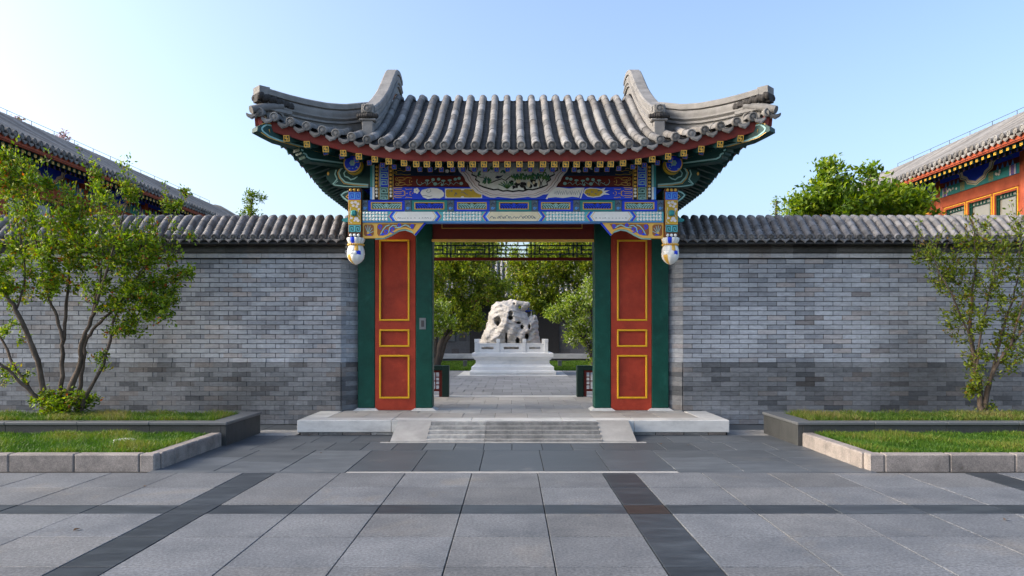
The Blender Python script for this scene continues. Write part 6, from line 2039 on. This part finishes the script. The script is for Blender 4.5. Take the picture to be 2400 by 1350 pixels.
for px in (1118, 1168.5, 1230, 1281):
    p = at(px, 0, bd_); a = .042 if px in (1168.5, 1230) else .05
    q = MB().cbox(p.x - a, p.x + a, bd_ - .045, bd_ + .045, zz(826.5, bd_), zz(803.5, bd_), .004)
    po = q.build('baluster_post', M['marble_new'], ped)
    MB().cbox(p.x - a - .006, p.x + a + .006, bd_ - .05, bd_ + .05, zz(803.2, bd_), zz(794.5, bd_), .008).build('post_cap', M['marble_new'], po)


def rail_panel(x0, x1, dd_):
    """balustrade panel with one long rounded slot"""
    za, zb = zz(826.3, dd_), zz(806.5, dd_); s0 = x0 + (x1 - x0) * .17; s1 = x1 - (x1 - x0) * .17; zc = zz(815.5, dd_); hh = .032
    mb = MB()
    mb.box(x0, x1, dd_ - .025, dd_ + .025, za, zc - hh); mb.box(x0, x1, dd_ - .025, dd_ + .025, zc + hh, zb); mb.box(x0, s0, dd_ - .025, dd_ + .025, zc - hh, zc + hh); mb.box(s1, x1, dd_ - .025, dd_ + .025, zc - hh, zc + hh)
    mb.build('balustrade_panel', M['marble_new'], ped)
    MB().cbox(x0, x1, dd_ - .035, dd_ + .035, zb, zb + .02, .004).build('handrail', M['marble_new'], ped)


pp = [xx(p, bd_) for p in (1122, 1165, 1172.5, 1226, 1234, 1277)]
for k in (0, 2, 4): rail_panel(pp[k], pp[k + 1], bd_)
for sg, px in ((-1, 1118), (1, 1281)):
    x = xx(px, bd_)
    MB().cbox(x - .025, x + .025, bd_ + .05, bd_ + 1.45, zz(826.3, bd_), zz(806.5, bd_), .004).build('balustrade_panel', M['marble_new'], ped)
    MB().cbox(x - .05, x + .05, bd_ + 1.45, bd_ + 1.55, zz(826.5, bd_), zz(795, bd_), .006).build('baluster_post', M['marble_new'], ped)
MB().cbox(pcx - .85, pcx + .85, bd_ + 1.48, bd_ + 1.53, zz(826.3, bd_), zz(806.5, bd_), .004).build('balustrade_panel', M['marble_new'], ped)

# ---- scholar rock: implicit surface (surface nets)
d = 20.15


def RK(px, py, y=0.0): p = at(px, py, d); return np.array([p.x, d + y, p.z])


lo_ = np.array([xx(1118, d), d - .62, zz(832, d)]); hi_ = np.array([xx(1296, d), d + .62, zz(694, d)])
hstep = .018
nx, ny, nz = [int((hi_[k] - lo_[k]) / hstep) + 1 for k in range(3)]
gx = lo_[0] + hstep * np.arange(nx); gy = lo_[1] + hstep * np.arange(ny); gz = lo_[2] + hstep * np.arange(nz)
X, Y, Z = np.meshgrid(gx, gy, gz, indexing='ij')


def smin(a, b, k):
    h_ = np.clip(.5 + .5 * (b - a) / k, 0, 1); return b + (a - b) * h_ - k * h_ * (1 - h_)


def cap(a, b, ra, rb, sy=1.0):
    a = np.array(a); b = np.array(b); ab = b - a
    t = np.clip(((X - a[0]) * ab[0] + (Y - a[1]) * ab[1] + (Z - a[2]) * ab[2]) / (ab @ ab), 0, 1)
    return np.sqrt((X - a[0] - t * ab[0]) ** 2 + ((Y - a[1] - t * ab[1]) / sy) ** 2 + (Z - a[2] - t * ab[2]) ** 2) - (ra + (rb - ra) * t)


px1 = d / F
# outline of the rock, then its body swells with the distance from that outline
ol = [(165, 900), (172, 780), (205, 650), (250, 570), (285, 470), (305, 350), (345, 230), (385, 150), (430, 118), (560, 98), (680, 70), (730, 82), (770, 110), (850, 122), (955, 132), (970, 180), (930, 205), (930, 245), (870, 262), (915, 300), (938, 380), (958, 340), (985, 288), (1003, 345), (1030, 312), (1082, 365), (1100, 500), (1108, 640), (1132, 780), (1138, 900)]
ol = np.array([(RK(1100 + a / 6.75, 690 + b / 6.75)[0], RK(1100, 690 + b / 6.75)[2]) for a, b in ol])
X2, Z2 = X[:, 0, :], Z[:, 0, :]
wob = .010 * np.sin(X2 * 31 + Z2 * 17) + .008 * np.sin(Z2 * 43 - X2 * 11)
dist = np.full(X2.shape, 9.0); inside = np.zeros(X2.shape, bool)
for (ax, az), (bx_, bz) in zip(ol, np.roll(ol, -1, axis=0)):
    ex, ez = bx_ - ax, bz - az
    t = np.clip(((X2 - ax) * ex + (Z2 - az) * ez) / (ex * ex + ez * ez), 0, 1)
    dist = np.minimum(dist, np.hypot(X2 - ax - t * ex, Z2 - az - t * ez))
    cr = ((az > Z2) != (bz > Z2)) & (X2 < (bx_ - ax) * (Z2 - az) / (bz - az + 1e-12) + ax)
    inside ^= cr
sd2 = np.where(inside, -dist, dist) + wob
hz = np.clip((zz(700, d) - Z2) / (zz(700, d) - zz(826, d)), 0, 1)
hd = np.sqrt(np.clip(-sd2, 0, 1) * .55) * (.72 + .55 * hz)
hd = np.minimum(hd, .52)
lowk = np.clip((hz - .35) * 2.2, 0, 1)
flute = .5 + .5 * np.sin(X2 * 19 + 2.2 * np.sin(Z2 * 3.1) + 1.3 * np.sin(Z2 * 7))
hd = hd * (1 - .22 * lowk * flute ** 2) + .03 * np.sin(X2 * 9 + Z2 * 11) * (hd > .1) + .012 * np.sin(Z2 * 46 + 5 * np.sin(X2 * 6)) * (hd > .08)
fld = np.maximum((np.abs(Y - d) - hd[:, None, :]) * .6, sd2[:, None, :])
# ridges standing out in front
for a, b, ra, rb in ((RK(1171, 812, -.34), RK(1180, 752, -.30), .10, .07), (RK(1180, 752, -.3), RK(1197, 727, -.24), .07, .05), (RK(1207, 806, -.36), RK(1204, 762, -.32), .11, .08), (RK(1228, 800, -.3), RK(1229, 750, -.2), .10, .08), (RK(1150, 806, -.22), RK(1163, 770, -.22), .10, .07), (RK(1212, 711, -.12), RK(1238, 713, -.08), .07, .06)):
    fld = smin(fld, cap(a, b, ra, rb), .08)
fld = fld + .006 * np.sin(X * 61 + Z * 37) * np.sin(Y * 53 + Z * 29) + .005 * np.sin(Z * 88 + X * 20)
holes = [((1168, 752), (8, 9), -.5, -.12), ((1168, 759), (3, 6), -.5, .1), ((1197.5, 745.5), (6, 5), -.5, .0), ((1219, 720.5), (3.4, 4.4), -.5, .5), ((1206, 713), (2.2, 2.2), -.5, 0.0), ((1216, 757), (6, 2.6), -.5, .05), ((1224, 767), (3.6, 5), -.5, .0), ((1188, 792), (2.6, 13), -.6, -.05), ((1214, 799), (4.2, 8.5), -.6, .1), ((1235, 788), (4.6, 7), -.6, .2), ((1241, 766), (2.6, 6), -.5, .0), ((1198, 735), (5, 5), -.5, -.22)]
for (hx, hy), (rx, ry), y0, y1 in holes:
    c = RK(hx, hy); e_ = np.sqrt(((X - c[0]) / (rx * px1)) ** 2 + ((Z - c[2]) / (ry * px1)) ** 2)
    hd_ = np.maximum((e_ - 1) * min(rx, ry) * px1, Y - (d + y1))
    fld = -smin(-fld, hd_, .03)
fld[0] = fld[-1] = 1; fld[:, 0] = fld[:, -1] = 1; fld[:, :, 0] = fld[:, :, -1] = 1


def surface_nets(f):
    ins = f < 0
    cs = np.zeros(tuple(k - 1 for k in f.shape), int)
    for a in (0, 1):
        for b in (0, 1):
            for c in (0, 1):
                cs += ins[a:f.shape[0] - 1 + a, b:f.shape[1] - 1 + b, c:f.shape[2] - 1 + c]
    act = (cs > 0) & (cs < 8)
    idx = -np.ones(act.shape, int); idx[act] = np.arange(act.sum())
    I = np.argwhere(act)
    acc = np.zeros((len(I), 3)); cnt = np.zeros(len(I))
    cor = [(a, b, c) for a in (0, 1) for b in (0, 1) for c in (0, 1)]
    for p in cor:
        for ax in range(3):
            if p[ax]: continue
            q = list(p); q[ax] = 1
            v0 = f[I[:, 0] + p[0], I[:, 1] + p[1], I[:, 2] + p[2]]; v1 = f[I[:, 0] + q[0], I[:, 1] + q[1], I[:, 2] + q[2]]
            m = (v0 < 0) != (v1 < 0); t = np.where(m, v0 / (v0 - v1 + 1e-12), 0)
            pos = np.tile(np.array(p, float), (len(I), 1)); pos[:, ax] += t
            acc[m] += pos[m]; cnt[m] += 1
    V = I + acc / cnt[:, None]
    Q = []
    for ax in range(3):
        o1, o2 = [(1, 2), (2, 0), (0, 1)][ax]
        sl0 = [slice(None)] * 3; sl1 = [slice(None)] * 3; sl0[ax] = slice(0, -1); sl1[ax] = slice(1, None)
        a = ins[tuple(sl0)]; b = ins[tuple(sl1)]
        E = np.argwhere(a != b); E = E[(E[:, o1] > 0) & (E[:, o2] > 0)]
        fl = a[tuple(E.T)]
        e1 = np.zeros(3, int); e1[o1] = 1; e2 = np.zeros(3, int); e2[o2] = 1
        q = np.stack([idx[tuple((E - e1 - e2).T)], idx[tuple((E - e2).T)], idx[tuple(E.T)], idx[tuple((E - e1).T)]], 1)
        q[~fl] = q[~fl][:, ::-1]
        Q.append(q)
    Q = np.concatenate(Q); Q = Q[(Q >= 0).all(1)]
    return V, Q


V, Q = surface_nets(fld)
for _ in range(2):                                   # light smoothing
    acc = np.zeros_like(V); cn_ = np.zeros(len(V))
    for k in range(4):
        np.add.at(acc, Q[:, k], V[Q[:, (k + 1) % 4]]); np.add.at(cn_, Q[:, k], 1)
    V = V * .4 + .6 * acc / cn_[:, None]
V = lo_ + V * hstep
b0 = np.array([pcx, d, zz(826.3, d)])
rk = npmesh('scholar_rock', V - b0, Q, M['rock'], smooth=True)
o = put('scholar_rock', rk, tuple(b0)); tag(o, 'tall pale pitted scholar rock standing on the white marble pedestal', 'rock')

# ---- courtyard trees
def ctree(name, px, d, trunk, blobs, ntw, nl, leaf, pal, seed, label, r0=.08, **kw):
    base = at(px, 0, d); base.z = cz - .03
    return tree(name, tuple(base), trunk, blobs, ntw, nl, leaf, pal, seed, label, bark='bark_dark', **kw)


CG = [(0.14, 0.21, 0.014, 3), (0.22, 0.29, 0.02, 3), (0.32, 0.36, 0.03, 2), (0.065, 0.10, 0.01, 2), (0.30, 0.25, 0.04, .7)]
d = 22.3
T = lambda *p: [tuple(at(x, y, d)) for x, y in p]
st = [(T((1022, 866), (1032, 815), (1046, 770), (1062, 735), (1085, 690)), .13, .05), (T((1018, 866), (1020, 800), (1030, 740), (1030, 680)), .11, .04), (T((1026, 866), (1045, 800), (1075, 760), (1110, 720), (1140, 690)), .09, .03), (T((1046, 770), (1070, 680), (1100, 610), (1120, 570)), .05, .02)]
bl = [blob(1040, 620, 70, 60, d, 1.0, 4), blob(1110, 640, 70, 60, d, 1.0, 4), blob(1160, 680, 50, 40, d, .8, 2.2), blob(1090, 720, 60, 40, d, .9, 2.4), blob(1030, 700, 50, 60, d, .9, 2), blob(1140, 590, 50, 40, d, .8, 2), blob(1060, 760, 50, 25, d, .8, 1), blob(1125, 755, 25, 20, d, .5, .6), blob(980, 640, 60, 80, d, 1, 2), blob(1070, 560, 60, 40, d, .8, 1.6)]
ctree('courtyard_tree', 1022, d, st, bl, 760, 26000, .10, CG, 51, 'dark leaning tree with fine foliage in the courtyard beside the rock', leaf_spread=.07)
d = 24.5
st = [(T((1420, 866), (1410, 800), (1390, 730), (1350, 670), (1300, 630)), .15, .05), (T((1410, 800), (1395, 700), (1370, 610), (1340, 560)), .08, .03), (T((1390, 730), (1330, 700), (1280, 680), (1235, 650)), .06, .02)]
bl = [blob(1350, 610, 60, 60, d, 1.2, 4), blob(1290, 620, 60, 60, d, 1.1, 4), blob(1240, 640, 50, 50, d, 1, 2.6), blob(1290, 700, 50, 35, d, 1, 2.6), blob(1360, 700, 50, 40, d, 1, 2), blob(1235, 690, 40, 30, d, .8, 1.6), blob(1330, 735, 40, 20, d, .8, 1), blob(1300, 570, 60, 30, d, .9, 1.8), blob(1255, 715, 35, 15, d, .6, .8), blob(1210, 610, 25, 35, d, .6, .7), blob(1400, 570, 50, 60, d, 1, 2)]
ctree('courtyard_tree', 1420, d, st, bl, 720, 25000, .11, CG, 52, 'fine-leaved tree arching over the courtyard behind the white blossom tree', leaf_spread=.08)
WB = [(0.20, 0.29, 0.03, 3), (0.30, 0.37, 0.05, 2.4), (0.11, 0.17, 0.02, 1.6), (.62, .62, .5, .55)]
d = 18.3
st = [(T((1397, 870), (1390, 840), (1376, 800), (1360, 760), (1340, 720)), .07, .025), (T((1390, 840), (1392, 780), (1385, 700), (1380, 650)), .05, .015), (T((1376, 800), (1340, 770), (1310, 740), (1290, 725)), .03, .01)]
bl = [blob(1350, 740, 40, 40, d, .5, 3), blob(1385, 700, 30, 40, d, .5, 3), blob(1300, 735, 25, 20, d, .3, 1.2), blob(1340, 705, 30, 20, d, .4, 1.4), blob(1365, 785, 35, 30, d, .4, 1.6), blob(1340, 790, 18, 14, d, .2, .5), blob(1385, 830, 10, 30, d, .2, .4), blob(1420, 760, 40, 80, d, .5, 2), blob(1395, 660, 25, 15, d, .4, .6)]
ctree('blossoming_tree', 1397, d, st, bl, 300, 6500, .085, WB, 53, 'small pale green tree with white blossom in front of the courtyard wall, right of the rock'.replace(', right of the rock', ' and low railing'), leaf_spread=.05)
d = 19.2
st = [(T((985, 878), (992, 830), (1010, 780), (1030, 740)), .07, .02), (T((992, 830), (1000, 750), (1020, 710)), .04, .012)]
bl = [blob(1030, 720, 35, 25, d, .4, 2), blob(1045, 755, 30, 20, d, .4, 1.4), blob(1015, 770, 30, 25, d, .4, 1.4), blob(985, 740, 35, 50, d, .5, 2)]
ctree('blossoming_tree', 985, d, st, bl, 170, 3600, .085, WB, 54, 'small pale green blossom tree in front of the dark leaning trunk', leaf_spread=.05)
# background trees above the back hall
d = 38.0
for (pxb, seed, bls) in ((1100, 61, [(1060, 600, 70, 50), (1130, 580, 60, 50), (1020, 560, 50, 50)]), (1330, 62, [(1290, 600, 60, 40), (1350, 580, 60, 50), (1400, 560, 40, 50)])):
    st = [(T((pxb, 830), (pxb + 5, 740), (pxb, 660), (pxb - 5, 600)), .2, .06)]
    bl = [blob(a, b, c, e, d, 1.8, 2) for a, b, c, e in bls]
    ctree('far_tree', pxb, d, st, bl, 220, 5200, .22, CG, seed, 'broad tree beyond the back hall, above the ' + ('dark leaning trunk' if seed == 61 else 'blossom tree by the railing'), leaf_spread=.2)

# ---- hall at the back of the courtyard
bh = empty('back_hall', (0, 32, 0), 'low dark brick hall with grey tile roof behind the courtyard trees', 'building')
BY = 30.0
MB().box(-8, 8, BY, BY + 5, 0, 2.75).build('wall', M['brick_d'], bh)
MB().cbox(-8.1, 8.1, BY - .35, BY - .002, .30, .50, .01).build('plinth_coping', M['marble'], bh)
MB().box(-8.0, 8.0, BY - .3, BY - .003, 0, .299).build('plinth', M['brick_d'], bh)
P = [(BY - .7, 2.75), (BY + .2, 3.2), (BY + 1.2, 3.8), (BY + 2.0, 4.35), (BY + 2.5, 4.5)]
full = P + [(2 * (BY + 2.5) - a, z) for a, z in P[-2::-1]]
rf = MB(); n = len(full)
vs = [(-8.6, a, z - .05) for a, z in full] + [(8.6, a, z - .05) for a, z in full]; rf.add(vs, [(i, i + 1, i + 1 + n, i + n) for i in range(n - 1)])
rfo = rf.build('roof', M['tile_dark'], bh)
rw = MB(); rw.tube([(0, a, z) for a, z in P], .06, 8); rwm = rw.mesh('tile_row', M['tile'], 40, (0, BY - .7, 2.75))
for i in range(-20, 21): put('tile_row', rwm, (i * .22, BY - .7, 2.75), rfo)
MB().box(-8.5, 8.5, BY - .62, BY - .58, 2.55, 2.69).build('fascia_board', M['red_wood'], bh)
for k, x in enumerate((-1.25, 1.45)):
    MB().cbox(x - .45, x + .45, BY - .05, BY - .004, .51, 2.3, .004).build('door', M['ornament'], bh)
for k, x in enumerate((-2.6, 3.1)):
    wf = MB().cbox(x - .3, x + .3, BY - .04, BY - .003, 1.0, 2.1, .004).build('window', M['granite_cap'], bh)
    MB().box(x - .24, x + .24, BY - .05, BY - .041, 1.06, 2.04).build('pane', M['glass'], wf)
for x in (-.6, .7):
    MB().box(x - .2, x + .2, BY - .2, BY - .004, 2.2, 2.5).build('painted_bracket', M['blue'], bh)

# ---- a few dry leaves and crumbs on the paving
lf = MB(); lf.add([(0, 0, .003), (.012, .02, .012), (0, .05, .004), (-.012, .02, .010)], [(0, 1, 2), (0, 2, 3)])
lme = lf.mesh('fallen_leaf', M['dry'])
spots = [(172, 1246), (392, 1085), (405, 1088), (1105, 1015), (2360, 1219), (728, 1022), (880, 1020), (757, 1062), (1554, 1041), (335, 1141), (1340, 1047), (1612, 1044), (450, 1072)]
for k, (px, py) in enumerate(spots):
    dd_ = F * H / (py - 787.0)
    o = put('fallen_leaf', lme, (xx(px, dd_), dd_, .002 if not (900 < px < 1500 and py < 1037) else .08), rot=(rng.uniform(-.1, .1), 0, rng.uniform(0, 6)))
    o.scale = (1.2,) * 3 if k in (0, 4) else (.7,) * 3
    tag(o, 'tiny dry brown leaf lying on the paving', 'leaf', 'dry leaves scattered on the paving')
